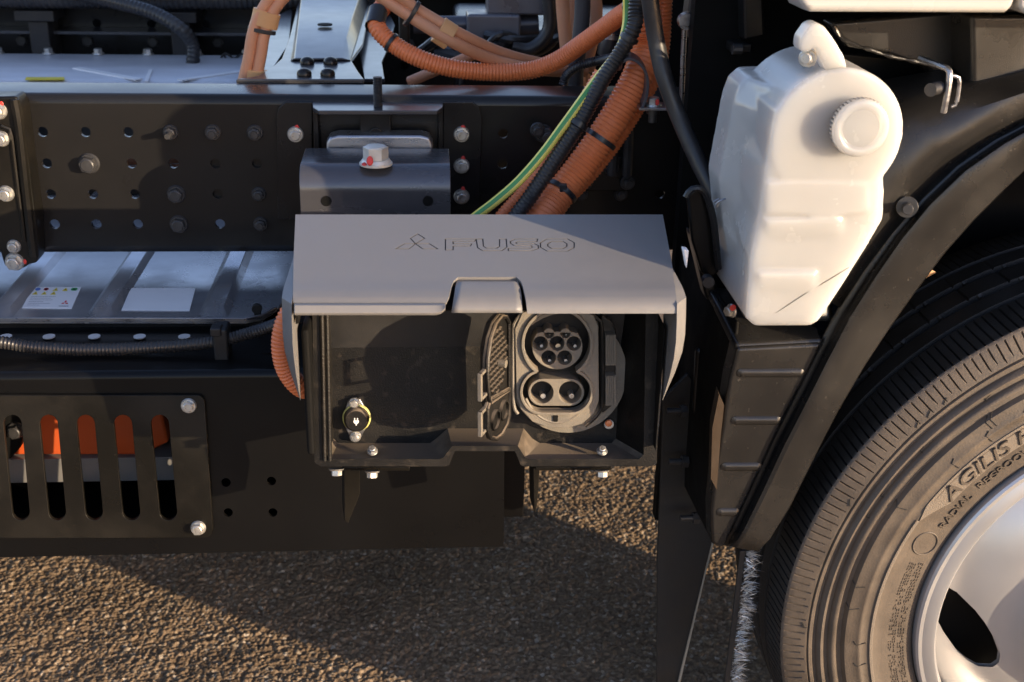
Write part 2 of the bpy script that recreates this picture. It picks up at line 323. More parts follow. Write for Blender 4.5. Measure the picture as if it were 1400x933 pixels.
# ---- cross member
zc = ZT+.004
def topz(l, z=zc): return [atz(x, y, z) for x, y in l]
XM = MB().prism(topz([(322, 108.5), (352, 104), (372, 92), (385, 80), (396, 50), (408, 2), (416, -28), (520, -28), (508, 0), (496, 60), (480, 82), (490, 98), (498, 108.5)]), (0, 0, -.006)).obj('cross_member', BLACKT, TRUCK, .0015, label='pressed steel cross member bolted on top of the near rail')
up = [atz(402, 45, zc+.002), atz(411, 3, zc+.002), atz(500, 3, zc+.002), atz(492, 45, zc+.002)]
m = MB(); Lp = []
for y, dz in ((84, .0), (66, .010), (40, .016), (14, .018), (6, .030), (-14, .045), (-40, .05)):
    a, b = atz(397+(84-y)*.16, y, zc), atz(480+(84-y)*.30, y, zc)
    Lp.append([a+Vector((0, 0, .001)), a+Vector((.006, 0, .004+dz)), b+Vector((-.012, 0, .004+dz)), b+Vector((0, 0, .001))])
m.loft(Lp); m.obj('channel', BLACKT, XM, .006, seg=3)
ell = atz(445, 53, zc); m = MB().cyl((ell.x, ell.y, zc+.0195), (0, 0, 1), .011, .002, 20).obj('drain_hole_shade', DEEP, XM)  # flat dark disc, painted shade in place of an opening
riv = MB().lathe((0, 0, 0), (0, 0, 1), [(0.0095, 0), (.0095, .003), (.008, .0062), (.004, .0085), (0, .009)], 18).mesh('rivet', BLACK, 40)
for x, y in ((420, 87), (452, 87), (416, 103), (448, 103)): link('rivet', riv, XM, loc=atz(x, y, zc+.0005))
m = MB()
for l in ([(505, 5), (530, 14), (540, 34), (532, 62), (522, 85), (526, 108), (498, 108), (490, 60)],): m.prism(topz(l, zc-.02), (0, 0, -.005))
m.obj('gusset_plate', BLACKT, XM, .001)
m = MB()
for l in ([(365, 30), (400, 10), (395, 60), (372, 95), (340, 104), (350, 80)],): m.prism(topz(l, zc-.012), (0, 0, -.005))
m.obj('gusset_plate', BLACKT, XM, .001)

# ---- battery pack: tray below the rail, lid between the rails
zs = .592
tray_px = [(-160, 438.5), (336, 439), (360, 434), (378, 424), (392, 405)]
tf = [atz(x, y, zs) for x, y in tray_px]
poly = tf+[Vector((tf[-1].x, 2.05, zs)), Vector((tf[0].x-.3, 2.05, zs))]
BAT = MB().prism(poly, (0, 0, -.004)).obj('battery_pack', ALU, TRUCK, .0012, label='dusty aluminium battery pack with pressed ribs under the near rail')
m = MB().strap([p+Vector((0, -.0005, .0015)) for p in tf[:4]], (0, 0, 1), .006, .003); m.obj('rim', STEEL, BAT, .0008)
for x0, x1 in ((-22, 12), (118, 152), (272, 308)):
    a, b = atz(x0, 436.5, zs), atz(x1, 436.5, zs); w = (b.x-a.x); xm = (a.x+b.x)/2; Lp = []
    for y, hh in ((a.y+.002, .0005), (a.y+.022, .0065), (1.95, .0065)):
        Lp.append([Vector((xm-w/2-.004, y, zs-.001)), Vector((xm-w*.34, y, zs+hh)), Vector((xm+w*.34, y, zs+hh)), Vector((xm+w/2+.004, y, zs-.001))])
    MB().loft(Lp).obj('rib', ALU, BAT, .002, seg=3)
def sticker(quad, z, elements, label):
    q = [atz(x, y, z) for x, y in quad]                              # order: TL TR BR BL
    m = MB(); m.prism(q, (0, 0, -.0006))
    def uv(u, v, d=.0002): p = (q[0]*(1-u)+q[1]*u)*(1-v)+(q[3]*(1-u)+q[2]*u)*v; return Vector((p.x, p.y, z+d))
    for k, poly in elements: m.cur = k; m.add([uv(*p) for p in poly], [tuple(range(len(poly)))])
    return m.obj('sticker', [WHITE, INKY, INKB, INKG, INKR, INKD, INKK], BAT, label=label, smooth=0)
E_ = []
tri = lambda u, v, s: [(u, v-s*1.1), (u+s*.8, v+s), (u-s*.8, v+s)]
E_.append((2, [(.13+.055*math.cos(a), .12+.075*math.sin(a)) for a in np.linspace(0, 2*PI, 15)[:-1]]))
E_.append((4, [(.30+.05*math.cos(a), .12+.07*math.sin(a)) for a in np.linspace(0, 2*PI, 15)[:-1]])); E_.append((0, [(.30+.034*math.cos(a), .12+.05*math.sin(a)) for a in np.linspace(0, 2*PI, 15)[:-1]]))
for u, v in ((.50, .13), (.70, .13), (.12, .31), (.30, .31), (.49, .31)):
    E_.append((1, tri(u, v, .075))); E_.append((6, [(u-.008, v-.02), (u+.008, v-.02), (u+.006, v+.045), (u-.006, v+.045)]))
E_.append((3, [(.88+.07*math.cos(a), .12+.08*math.sin(a)) for a in np.linspace(0, 2*PI, 15)[:-1]])); E_.append((0, [(.88+.035*math.cos(a), .12+.04*math.sin(a)) for a in np.linspace(0, 2*PI, 15)[:-1]]))
for i in range(6): E_.append((5, [(.07, .47+.08*i), (.07+(.5, .42, .47, .3, .45, .25)[i], .47+.08*i), (.07+(.5, .42, .47, .3, .45, .25)[i], .485+.08*i), (.07, .485+.08*i)]))
def dia(cx_, cy_, a, L=.085, asp=1.35):
    d = (math.cos(a)*L, -math.sin(a)*L*asp); n_ = (math.sin(a)*L*.42, math.cos(a)*L*.42*asp)
    return [(cx_, cy_), (cx_+d[0]/2+n_[0]*.7, cy_+d[1]/2+n_[1]*.7), (cx_+d[0], cy_+d[1]), (cx_+d[0]/2-n_[0]*.7, cy_+d[1]/2-n_[1]*.7)]
for a in (90, 210, 330): E_.append((4, dia(.82, .76, math.radians(a))))
E_.append((5, [(.72, .90), (.92, .90), (.92, .935), (.72, .935)]))
sticker([(45, 392.5), (111, 392.5), (98, 421.5), (30, 421)], zs+.0008, E_, 'white warning sticker with coloured symbols, text and a red three-diamond mark')
sticker([(179, 394), (267, 394), (259, 424.5), (166, 424)], zs+.0008, [], 'larger blank white sticker')
p = at(350, 400, 1.33); m = MB().box((p.x-.004, 1.33, zs), (p.x+.004, 1.334, zs+.016)).cyl((p.x, 1.326, zs+.012), (0, 1, 0), .006, .006, 14); m.obj('earth_tab', BLACK, BAT, .0008)
# dark sill below the front lip of the tray
a = tf[0]; m = MB().box((-1.4, a.y+.002, zs-.035), (tf[2].x, a.y+.02, zs-.0045)); m.obj('sill', BLACK, BAT, .001)
# lid dome
lid_out = [(-.95, 1.60), (-.62, 1.60)]
zl = .733
def lidloop(ins, z): return [Vector((x, y, z)) for x, y in rrect(-1.2+ins, 2.02+ins, -.25-ins, 2.285-ins, .07, 6)]
MB().loft([lidloop(0, .585), lidloop(0, zl-.015), lidloop(.008, zl-.004), lidloop(.02, zl)]).obj('pack_lid', ALUL, BAT, label='pale blue-grey battery lid edged with bolts')
for i in range(9): bolt('bolt', BOLT_Z, BAT, (-1.02+.088*i, 2.262, zl+.001), 1.1, (0, 0, 1))
for x0, y0, x1, y1 in ((104, 93, 190, 109), (335, 97, 246, 110), (206, 96, 200, 112)):
    MB().strap([atz(x0, y0, zl+.001), atz(x1, y1, zl+.001)], (0, 0, 1), .002, .014 if x0 != 206 else .006).obj('seal_strip', WHITE, BAT)
q = [atz(x, y, zl+.0015) for x, y in ((36, 105.5), (88, 105.5), (88, 109), (34, 109))]; MB().prism(q, (0, 0, -.001)).obj('sticker', INKY, BAT, label='yellow sticker strip')
mesh_pts = [(300, 83, 1), (308, 73, 0), (320, 80, 1), (332, 74, 0), (344, 82, 1), (330, 86, 0), (312, 84, 1), (306, 74, 0)]
MB().tube(spline([at(x, y, 2.24) for x, y, _ in mesh_pts], .006), .0022, 6).obj('wire_bundle', PLAST, BAT)

MB().box((-1.4, 1.84, zs+.001), (-.1, 1.86, .70)).obj('pack_dark_strip', BLACK, BAT, .001)  # black strip added so the upper rail holes look dark
MB().box((-.262, 1.4665, .688), (-.165, 1.470, .80)).obj('backing_plate', BLACK, RAIL)
MB().box((-1.5, 1.43, .33), (.06, 2.20, .584)).obj('pack_case', BLACK, BAT, .01, 'dark lower battery case')
MB().box((-1.6, 2.44, .60), (.9, 2.56, .86)).obj('far_dark_block', BLACK, TRUCK, .01)  # block added so no bright surroundings show through the far rail holes
MB().box((-2.2, 2.64, .34), (.9, 2.72, .60)).obj('lower_beam', BLACK, TRUCK, .01, 'far lower side beam')
# ---- left casting bracket on the rail
out = [(-60, 134), (22, 132), (26, 140), (30, 152), (49, 300), (52, 352), (50, 360), (40, 362), (34, 366), (24, 370), (14, 369), (6, 364), (2, 352), (0, 344), (-60, 340)]
CAST = MB().prism(pts(out, 1.425), (0, .034, 0)).obj('casting_bracket', DIRTY, TRUCK, .003, label='dirty black cast bracket on the near rail')
MB().tube(spline(pts([(20, 136), (26, 170), (36, 260), (46, 350)], 1.424), .01), .0055, 8).obj('ridge', DIRTY, CAST)
MB().tube(spline(pts([(2, 172), (14, 178), (20, 220), (30, 300), (33, 330)], 1.425), .01), .003, 8).obj('ridge', DIRTY, CAST)
for x, y, s in ((-2, 152, 1.0), (2, 190, .95), (8, 265, 1.0), (19, 337, .85), (20, 358, 1.15)): bolt('bolt', BOLT_Z, CAST, at(x, y, 1.4245), s)
mark(CAST, at(34, 358, 1.424)); mark(CAST, at(2, 142, 1.423))

# ---- bracket that carries the charging box (middle of the rail)
yb = YR-.0065
wing = [(380, 300), (378, 160), (381, 148), (390, 140), (427, 140), (427, 300)]
BR = MB().prism(pts(wing, yb), (0, .006, 0)).prism(pts([(606, 300), (606, 140), (646, 140), (655, 147), (659, 160), (655, 300)], yb), (0, .006, 0)).prism(pts([(432, 156), (600, 156), (600, 300), (432, 300)], yb-.001), (0, .0065, 0)).obj('mount_bracket', BLACKG, TRUCK, .001, label='black bolted bracket holding the charging box to the rail')
zsh = at(500, 141, 1.452).z
sh = [atz(427, 138, zsh), atz(428, 147, zsh), atz(436, 151.5, zsh), atz(598, 151.5, zsh), atz(605, 147, zsh), atz(606, 138, zsh)]
sh[0].y = sh[-1].y = YR-.001
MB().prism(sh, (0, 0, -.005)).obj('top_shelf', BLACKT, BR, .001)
for s0, s1 in ((427, 434), (599, 606)):
    MB().prism([atz(s0, 150, zsh-.006), atz(s1, 150, zsh-.006), Vector((atz(s1, 150, zsh).x, YR-.008, zsh-.006)), Vector((atz(s0, 150, zsh).x, YR-.008, zsh-.006))], (0, 0, -.06)).obj('cheek_plate', BLACKG, BR, .001)
p = atz(517, 146, zsh); thr = MB().tube([p+Vector((0, 0, .0009*i-.004)) for i in range(44)], .0055, 12, rf=lambda i: .0056 if i % 2 else .0049); thr.obj('threaded_stud', PLAST, BR)
for x, y in ((404, 184), (631, 184), (631, 227), (631, 269)):
    bolt('bolt', BOLT_Z, BR, at(x, y, yb-.0005), 1.0); mark(BR, at(x+2, y-9, yb-.0012), .9)
# rubber mount and carrier block
MB().prism(pts([(446, 196), (450, 188), (462, 185), (575, 185), (588, 188), (592, 198), (592, 240), (446, 240)], 1.408), (0, .03, 0)).obj('mount_pad', STEEL, BR, .004)
p = at(514, 165, 1.44); MB().box((p.x-.018, 1.425, p.z-.02), (p.x+.018, 1.444, p.z+.018)).cyl((p.x, 1.425, p.z-.012), (0, -1, 0), .008, .006, 14).obj('inner_clip', BLACK, BR, .001)
za = at(514, 203, 1.40).z
fr_px = [(410, 200), (414, 201)]
xa, xb = at(409, 236, 1.315).x, at(616, 236, 1.315).x
prof = [(1.40, za)]+[(1.335-.027*math.cos(a), za-.027+.027*math.sin(a)) for a in np.linspace(PI/2, 0, 9)]+[(1.308, za-.15)]
inn = [(y+.004, z-.004) for y, z in prof[::-1]]
MB().prism([(xa, y, z) for y, z in prof+inn], (xb-xa, 0, 0)).obj('carrier_plate', mat('black_carrier_paint', (.10, .10, .11), .24, .6, .1, 20, .04, 300, dust=.1, dcol=(.15, .15, .15), stretch=(.4, 3, 3), rvar=.05), BR, .001)
big = MB(); pz = atz(514, 226, za)
big.cyl((0, 0, 0), (0, 0, 1), .0185, .003, 28); big.cyl((0, 0, .003), (0, 0, 1), .0175, .004, 28, .0150); big.cyl((0, 0, .007), (0, 0, 1), .0142, .0135, 6, .0142, rot=.25); big.cyl((0, 0, .0205), (0, 0, 1), .012, .001, 20, .0105)
link('flange_bolt', big.mesh('flange_bolt', mat('white_zinc', (.62, .60, .55), .42, .45, .15, 90, .1, 300), 30), BR, 'large pale hexagon bolt with red paint mark', .0006, loc=(pz.x, pz.y, za+.0005))
mark(BR, (pz.x-.006, pz.y-.0165, za+.009), 1.3, (0, -1, .4)); mark(BR, (pz.x-.012, pz.y-.013, za+.0045), .9, (0, -.4, 1))
for x in (446, 585): MB().cyl(at(x, 275, 1.3082), (0, -1, 0), .006, .0006, 16).obj('hole_shade', DEEP, BR)  # thin dark discs paint the shade of two holes, nothing is cut

# ---- lower beam with slotted cover
KB = .14; YBF = 1.205; zb0 = .57
BF = lambda x, y, d=0.0: at(x, y, YBF+d, KB, zb0)
xl, xr = -1.35, BF(689, 700).x
ztop = BF(200, 509).z; zbot = BF(200, 758).z
fyz = lambda z, d=0: YBF+d+KB*(z-zb0)
ox0, ox1 = BF(-20, 600).x-.2, BF(262, 600).x; oz1, oz0 = BF(100, 556).z, BF(100, 722).z
mb = MB(); mb.plate([(xl, zbot), (xr, zbot), (xr, ztop-.008), (xl, ztop-.008)], [[(ox0, oz0), (ox1, oz0), (ox1, oz1), (ox0, oz1)]]+[circ(BF(x, y).x, BF(x, y).z, .0052, 12) for x, y in ((312, 701), (373, 701), (309, 660), (371, 658))], lambda x, z: Vector((x, fyz(z), z)), (0, .004, 0))
y1 = fyz(ztop-.008); cs = [(y1+.008-.008*math.cos(a), ztop-.008+.008*math.sin(a)) for a in np.linspace(0, PI/2, 6)]
mb.prism([(xl, y, z) for y, z in cs+[(1.42, ztop+.002), (1.42, ztop-.003)]+[(y+.003, z-.003) for y, z in cs[::-1]]], (xr-xl, 0, 0))
mb.box((xl, fyz(zbot)+.002, zbot), (xr, 1.40, zbot+.004))
BEAM = mb.obj('lower_beam', BEAMB, TRUCK, label='black lower side beam below the battery pack')
MB().box((xr+.001, 1.22, zbot+.012), (BF(713, 700).x+.006, 1.40, ztop-.03)).obj('end_bracket', BEAMB, BEAM, .002)
slots = []
for x0 in (17, 66.5, 117, 168, 218.5):
    t = arc(x0, 580, 12.5, 12.5, 180, 360, 8); b_ = arc(x0+11.5, 700, 12, 12, 0, 180, 8); slots.append([(BF(x, y, -.006).x, BF(x, y, -.006).z) for x, y in t+b_])
x0 = BF(-28, 640).x; slots.append([(x0+.0085*math.cos(a), (.475 if math.sin(a) > 0 else .405)+.0085*math.sin(a)) for a in np.linspace(0, 2*PI, 17)[:-1]])
cvo = [(-150, 541)]+arc(270, 553, 10, 12, 270, 360, 5)+arc(281, 723, 10, 12, 0, 90, 5)+[(-150, 737)]
COV = MB().plate([(BF(x, y, -.006).x, BF(x, y, -.006).z) for x, y in cvo], slots, lambda x, z: Vector((x, fyz(z, -.006), z)), (0, .005, 0)).obj('slotted_cover', DIRTY, BEAM, .0011, label='dusty cover plate with five vertical slots')
for x, y in ((258, 555), (271, 722)): bolt('bolt', BOLT_Z, BEAM, BF(x, y, -.0066), .86, (0, -1, .14))
yo = fyz(.45)
a, b_ = at(-300, 560, 1.29), at(206, 622, 1.29)
MB().prism(pts([(-300, 540), (215, 540), (231, 606), (206, 617), (190, 623), (-300, 623)], 1.29), (0, .05, 0)).obj('orange_housing', ORANGEB, BEAM, .004, label='bright orange housing behind the slots')
MB().box((-1.3, 1.284, at(100, 656, 1.29).z), (at(240, 640, 1.29).x, 1.34, at(100, 623, 1.29).z-.001)).obj('grey_strip', mat('grey_plastic_strip', (.16, .155, .15), .5), BEAM, .001)
MB().prism(pts([(-60, 540), (20, 540), (30, 560), (33, 585), (28, 612), (14, 628), (-60, 640)], 1.275), (0, .012, 0)).obj('dark_cover', DEEP, BEAM, .002)
bolt('bolt', BOLT_D, BEAM, at(22, 588, 1.2745), 1.0)
for x in (8, 67, 129, 191, 252): MB().cyl(atz(x, 461, ztop+.0025), (0, 0, 1), .0068, .0012, 16).obj('plug', mat('pale_hole_disc', (.5, .49, .48), .5) if x == 8 else MATS['pale_hole_disc'], BEAM)  # pale discs: brightness seen through the flange holes, put into the colour
MB().cyl(atz(366, 481, ztop+.0005), (0, 0, 1), .0075, .0008, 16).obj('drain_hole_shade', DEEP, BEAM)  # dark disc on the flange, shade of a hole as colour
for x, y in ((-1, 0),): pass

# ---- charging box
KX = .14
def C(x, y, Y): return at(x, y, Y, KX, .6)
YIN, YRIM = 1.098, 1.045
def quad(m, a, b, c, d): m.add([a, b, c, d], [(0, 1, 2, 3)])
# interior: rim outline and floor outline, both with the raised middle notch
rim_o = [(427, 425), (900, 425), (898, 634), (888, 638), (716, 638), (712, 636), (704, 617), (622, 617), (614, 636), (608, 638), (438, 638), (430, 632)]
rim_i = [(443, 425), (883, 425), (880, 622), (874, 628), (724, 628), (718, 626), (708, 610), (618, 610), (606, 626), (600, 628), (452, 628), (447, 622)]
bot = [(452, 425), (851, 425), (842, 600), (836, 606), (738, 606), (728, 600), (716, 586), (612, 586), (596, 600), (588, 606), (462, 606), (456, 600)]
m = MB()
Lp = [[C(x, y, YRIM+.006) for x, y in rim_o]+[], [C(x, y, YRIM) for x, y in rim_o], [C(x, y, YRIM) for x, y in rim_i], [C(x, y, YRIM+.012) for x, y in rim_i], [C(x, y, YIN) for x, y in bot]]
back_o = [C(x, y, YRIM+.006)+Vector((0, .10, 0)) for x, y in rim_o]
m.loft([back_o]+Lp)
BOX = m.obj('charging_box', PLASTD, TRUCK, .0022, label='open black charging port box with grey hinged cover', seg=3, smooth=40)
MB().box((at(440, 430, 1.10).x, 1.105, .60), (at(890, 430, 1.10).x, 1.19, at(500, 330, 1.13).z)).obj('upper_shell', PLAST, BOX, .004)
# side strips at the left rim and floor bolts
for x0 in (440, 447): MB().tube([C(x0, 430, YRIM-.001), C(x0+4, 630, YRIM-.001)], .0022, 8).obj('seal_strip', PLASTD, BOX)
for x, y in ((509, 617), (823, 617)): bolt('bolt', BOLT_Z, BOX, C(x, y, YRIM+.02), .55, (0, -.5, 1))
for x, y in ((460, 641), (509, 644), (823, 643)): bolt('bolt', BOLT_Z, BOX, C(x, y, YRIM+.01), .75, (0, -.4, -1))
# lid: rows of the pressed cover, photo line -> depth
_A, _B = at(500, 386, 1.0395), at(500, 293.5, 1.172)
def _row(y):                                                          # depth of the straight top of the lid at one photo line
    d = ray(500, y); k = (_B.y-_A.y)/(_B.z-_A.z); t = (_A.y+k*(CZ-_A.z))/(d.y-k*d.z); return (CAM+d*t).y
LROW = [(y, _row(y)) for y in (293.5, 305, 330, 360, 386)]+[(398, 1.0225), (407, 1.0125), (414, 1.0070), (421, 1.0038), (428.5, 1.0025)]
def ylid(y): return float(np.interp(y, [r[0] for r in LROW], [r[1] for r in LROW]))
def lidx(u, y):
    xl_ = np.interp(y, [293, 350, 405, 430], [404, 401.5, 400.5, 402]); xr_ = np.interp(y, [293, 360, 405, 430], [906, 918.5, 924.5, 926]); return xl_+(xr_-xl_)*u
def LP(x, y, d=0.0):
    p = at(x, y, ylid(y)); return p+Vector((0, -.45, .89))*d
us = sorted(set(list(np.linspace(0, 1, 41))))
def lid_sheet(x0f, x1f, rows, n):
    vs = [LP(x0f(y)+(x1f(y)-x0f(y))*i/n, y) for y in rows for i in range(n+1)]
    fs = [(r*(n+1)+i, r*(n+1)+i+1, (r+1)*(n+1)+i+1, (r+1)*(n+1)+i) for r in range(len(rows)-1) for i in range(n)]
    return vs, fs
rows_top = [293.5, 299, 305, 315, 330, 345, 360, 372, 379]
rows_bot = [379, 385, 390, 394, 398, 402, 405, 407, 410, 414]
nl = lambda y: 621-max(0, (y-386))*.22 if y > 383 else 624
nr = lambda y: 709+max(0, (y-388))*.24 if y > 383 else 707
edge_l = lambda y: float(np.interp(y, [293, 350, 405, 430], [404, 401.5, 400.5, 402])); edge_r = lambda y: float(np.interp(y, [293, 360, 405, 430], [906, 918.5, 924.5, 926]))
m = MB()
nlx = lambda y: float(np.interp(y, [379, 382, 386, 392, 405, 414, 420], [626, 622, 619, 617, 614, 610, 606])); nrx = lambda y: float(np.interp(y, [379, 382, 386, 392, 405, 414, 429], [706, 710, 713, 715, 718, 719.5, 721]))
vs, fs = [], []
def grid(xs_of, rows):
    o = len(vs); n = len(xs_of(rows[0]))
    for y in rows: vs.extend(LP(x, y) for x in xs_of(y))
    for r in range(len(rows)-1):
        for i in range(n-1): fs.append((o+r*n+i, o+r*n+i+1, o+(r+1)*n+i+1, o+(r+1)*n+i))
lin = lambda a, b, n: [a+(b-a)*i/n for i in range(n+1)]
grid(lambda y: lin(edge_l(y), nlx(379), 12)+lin(nlx(379), nrx(379), 5)[1:]+lin(nrx(379), edge_r(y), 12)[1:], rows_top)
grid(lambda y: lin(edge_l(y), nlx(y), 12), rows_bot)
grid(lambda y: lin(nrx(y), edge_r(y), 12), rows_bot+[417, 421, 425, 429])
me = bpy.data.meshes.new('lid'); me.from_pydata(vs, [], fs); me.materials.append(LIDM)
bm = bmesh.new(); bm.from_mesh(me); bmesh.ops.remove_doubles(bm, verts=bm.verts, dist=1e-5); bmesh.ops.recalc_face_normals(bm, faces=bm.faces)
if sum(f.normal.z for f in bm.faces) < 0: bmesh.ops.reverse_faces(bm, faces=bm.faces)
bm.to_mesh(me); bm.free(); me.shade_smooth()
LID = link('lid', me, BOX, 'grey raised lid with outlined emblem and letters'); sm = LID.modifiers.new('thick', 'SOLIDIFY'); sm.thickness = .0028; sm.offset = -1
b = LID.modifiers.new('edge', 'BEVEL'); b.width = .0007; b.segments = 2; b.limit_method = 'ANGLE'; b.angle_limit = math.radians(50); b.harden_normals = False
# lip under the left half
lip = []
for x in lin(402, 596, 12)+[602, 606.5, 609]:
    e = max(0, x-596); yb_ = 431.5-(e*e*.045)
    lip.append([at(x, 414.5, 1.0068), at(x, 417.5, .9985), at(x, yb_-3, .9945), at(x, yb_, .9965), at(x, yb_-1, 1.001), at(x, 418, 1.008)])
MB().loft(lip).obj('lid_lip', LIDM, BOX, .0008)
# recessed handle in the notch
hd = []
for y, dy in ((384, .0085), (388, .0055), (396, .0050), (406, .0050), (414, .0045), (421, .0040), (428, .0035)):
    xa_, xb_ = float(np.interp(y, [384, 390, 405, 428], [626, 623, 621, 617])), float(np.interp(y, [384, 390, 405, 428], [706, 710, 713, 714]))
    hd.append([at(x, y, ylid(y)+dy) for x in lin(xa_, xb_, 10)])
n = 11; m = MB(); top = [p for l in hd for p in l]; m.add(top, [(r*n+i, r*n+i+1, (r+1)*n+i+1, (r+1)*n+i) for r in range(len(hd)-1) for i in range(n-1)])
h_ = m.obj('lid_handle', LIDM, BOX, smooth=60); sm = h_.modifiers.new('thick', 'SOLIDIFY'); sm.thickness = .003; sm.offset = 0
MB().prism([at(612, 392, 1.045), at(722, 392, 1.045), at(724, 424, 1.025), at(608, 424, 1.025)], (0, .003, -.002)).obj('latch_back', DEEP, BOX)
# cheeks of the lid
def cheek(xout, xin, name='lid_cheek'):
    xs_ = 402 if xout < xin else 918
    top = [(y+.0, at(xs_, p, y).z-.0006) for p, y in LROW[:7]]
    low = [(1.0035, at(xs_, 416, 1.0035).z), (.9985, at(xs_, 440, 1.0).z), (.9955, at(xs_, 468, .9955).z), (.9985, at(xs_, 490, .9985).z), (1.010, at(xs_, 515, 1.01).z), (1.026, at(xs_, 538, 1.026).z), (1.034, at(xs_, 548, 1.034).z),
           (1.040, at(xs_, 530, 1.04).z), (1.048, at(xs_, 480, 1.048).z), (1.058, at(xs_, 430, 1.058).z), (1.10, at(xs_, 372, 1.10).z), (1.172, at(xs_, 300, 1.172).z)]
    yz = top+low
    nt_ = len(top); wts = [0, .12, .3, .6, .85, .95, 1.0]+[1, 1, 1, .93, .62, .2, .05, .1, .8, 1, .6, .05]
    Lp = [[Vector((xin, y, z)) for y, z in yz], [Vector((xin+(xout-xin)*w_, y+(.016*w_ if k_ < 16 else .0), z)) for k_, ((y, z), w_) in enumerate(zip(yz, wts))]]
    return MB().loft(Lp).obj(name, LIDM, BOX, .0022, seg=3)
xL0, xL1 = at(383, 400, 1.01).x, at(399, 400, 1.01).x; xR1, xR0 = at(926.5, 420, 1.0).x, at(944, 420, 1.0).x
cheek(xL0, xL1); cheek(xR0, xR1)
for x0, x1 in ((xL1+.004, at(425, 450, 1.05).x), (at(902, 450, 1.05).x, xR1-.003)):
    MB().box((x0, 1.03, .57), (x1, 1.12, .70)).obj('hinge_block', DEEP, BOX, .003)
MB().prism(pts([(403, 428), (410, 428), (409, 443), (404, 444)], 1.012), (0, .02, 0)).obj('stop_tab', PLASTD, BOX, .001)
p = at(938, 352, 1.06); MB().prism(pts([(934, 341), (942, 343), (939, 368)], 1.06), (0, .01, 0)).obj('white_clip', WHITE, BOX, .001)
# emblem and letters: outlined grooves
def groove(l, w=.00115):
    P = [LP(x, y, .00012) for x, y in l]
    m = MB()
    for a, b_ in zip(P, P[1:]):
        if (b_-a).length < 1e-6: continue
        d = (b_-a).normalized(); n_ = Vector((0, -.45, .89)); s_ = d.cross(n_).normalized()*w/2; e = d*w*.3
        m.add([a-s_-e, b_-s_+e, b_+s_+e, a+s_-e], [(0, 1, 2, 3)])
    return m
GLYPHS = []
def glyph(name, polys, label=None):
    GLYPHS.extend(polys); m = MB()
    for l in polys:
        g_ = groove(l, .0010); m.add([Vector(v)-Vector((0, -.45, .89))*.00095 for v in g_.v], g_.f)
    return m.obj(name, GROOVE, BOX, smooth=0, label=label)  # dark ribbons on the groove floors, painted shade
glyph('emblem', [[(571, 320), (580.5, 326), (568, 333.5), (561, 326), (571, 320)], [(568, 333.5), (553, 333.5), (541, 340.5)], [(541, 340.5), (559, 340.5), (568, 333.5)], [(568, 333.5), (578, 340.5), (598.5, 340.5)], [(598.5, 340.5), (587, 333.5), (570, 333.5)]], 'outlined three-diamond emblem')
def oct_(x0, y0, x1, y1, cx_=6, cy_=4): return [(x0+cx_, y0), (x1-cx_, y0), (x1, y0+cy_), (x1, y1-cy_), (x1-cx_, y1), (x0+cx_, y1), (x0, y1-cy_), (x0, y0+cy_), (x0+cx_, y0)]
F_ = [[(609, 342), (609, 327), (651, 327), (649, 330), (619.5, 330), (619.5, 333.5), (645, 333.5), (643, 336.5), (619.5, 336.5), (619.5, 342), (609, 342)]]
U_ = [[(651, 327), (660, 327), (661, 337), (665, 339.5), (679, 339.5), (683, 337), (683, 327), (692, 327), (693, 338), (686, 343), (660, 343), (653, 339), (651, 327)]]
S_ = [[(735, 327), (704, 327), (698, 330), (698, 333), (703, 336), (726, 336), (728, 338), (725, 339.5), (695, 339.5), (695, 343), (727, 343), (736, 340), (736, 336), (731, 333.5), (707, 333.5), (705, 332), (708, 330.5), (734, 330.5), (735, 327)]]
O_ = [oct_(739, 327, 785, 343.5, 9, 5), oct_(749, 330.5, 775, 340, 5, 3)]
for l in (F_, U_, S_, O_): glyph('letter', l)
cm = MB(); up_n = Vector((0, -.45, .89))
for l in GLYPHS:
    P = [LP(x, y) for x, y in l]
    for a, b_ in zip(P, P[1:]):
        d = (b_-a).normalized(); s_ = d.cross(up_n).normalized()*.00062; e = d*.0005
        cm.prism([p-up_n*.0010 for p in (a-s_-e, b_-s_+e, b_+s_+e, a+s_-e)], up_n*.004)
co = bpy.data.objects.new('tmp_cut', cm.mesh('tmp_cut', LIDM, 0)); COL.objects.link(co); LID.modifiers.remove(LID.modifiers['edge'])
bo = LID.modifiers.new('cut', 'BOOLEAN'); bo.operation = 'DIFFERENCE'; bo.object = co; bo.solver = 'EXACT'; bo.use_self = True
dg = bpy.context.evaluated_depsgraph_get(); dg.update(); lm = bpy.data.meshes.new_from_object(LID.evaluated_get(dg)); lm.name = 'lid'
LID.modifiers.clear(); LID.data = lm; bpy.data.objects.remove(co); lm.shade_smooth(); lm.set_sharp_from_angle(angle=math.radians(32))
b = LID.modifiers.new('edge', 'BEVEL'); b.width = .0006; b.segments = 2; b.limit_method = 'ANGLE'; b.angle_limit = math.radians(50); b.use_clamp_overlap = True

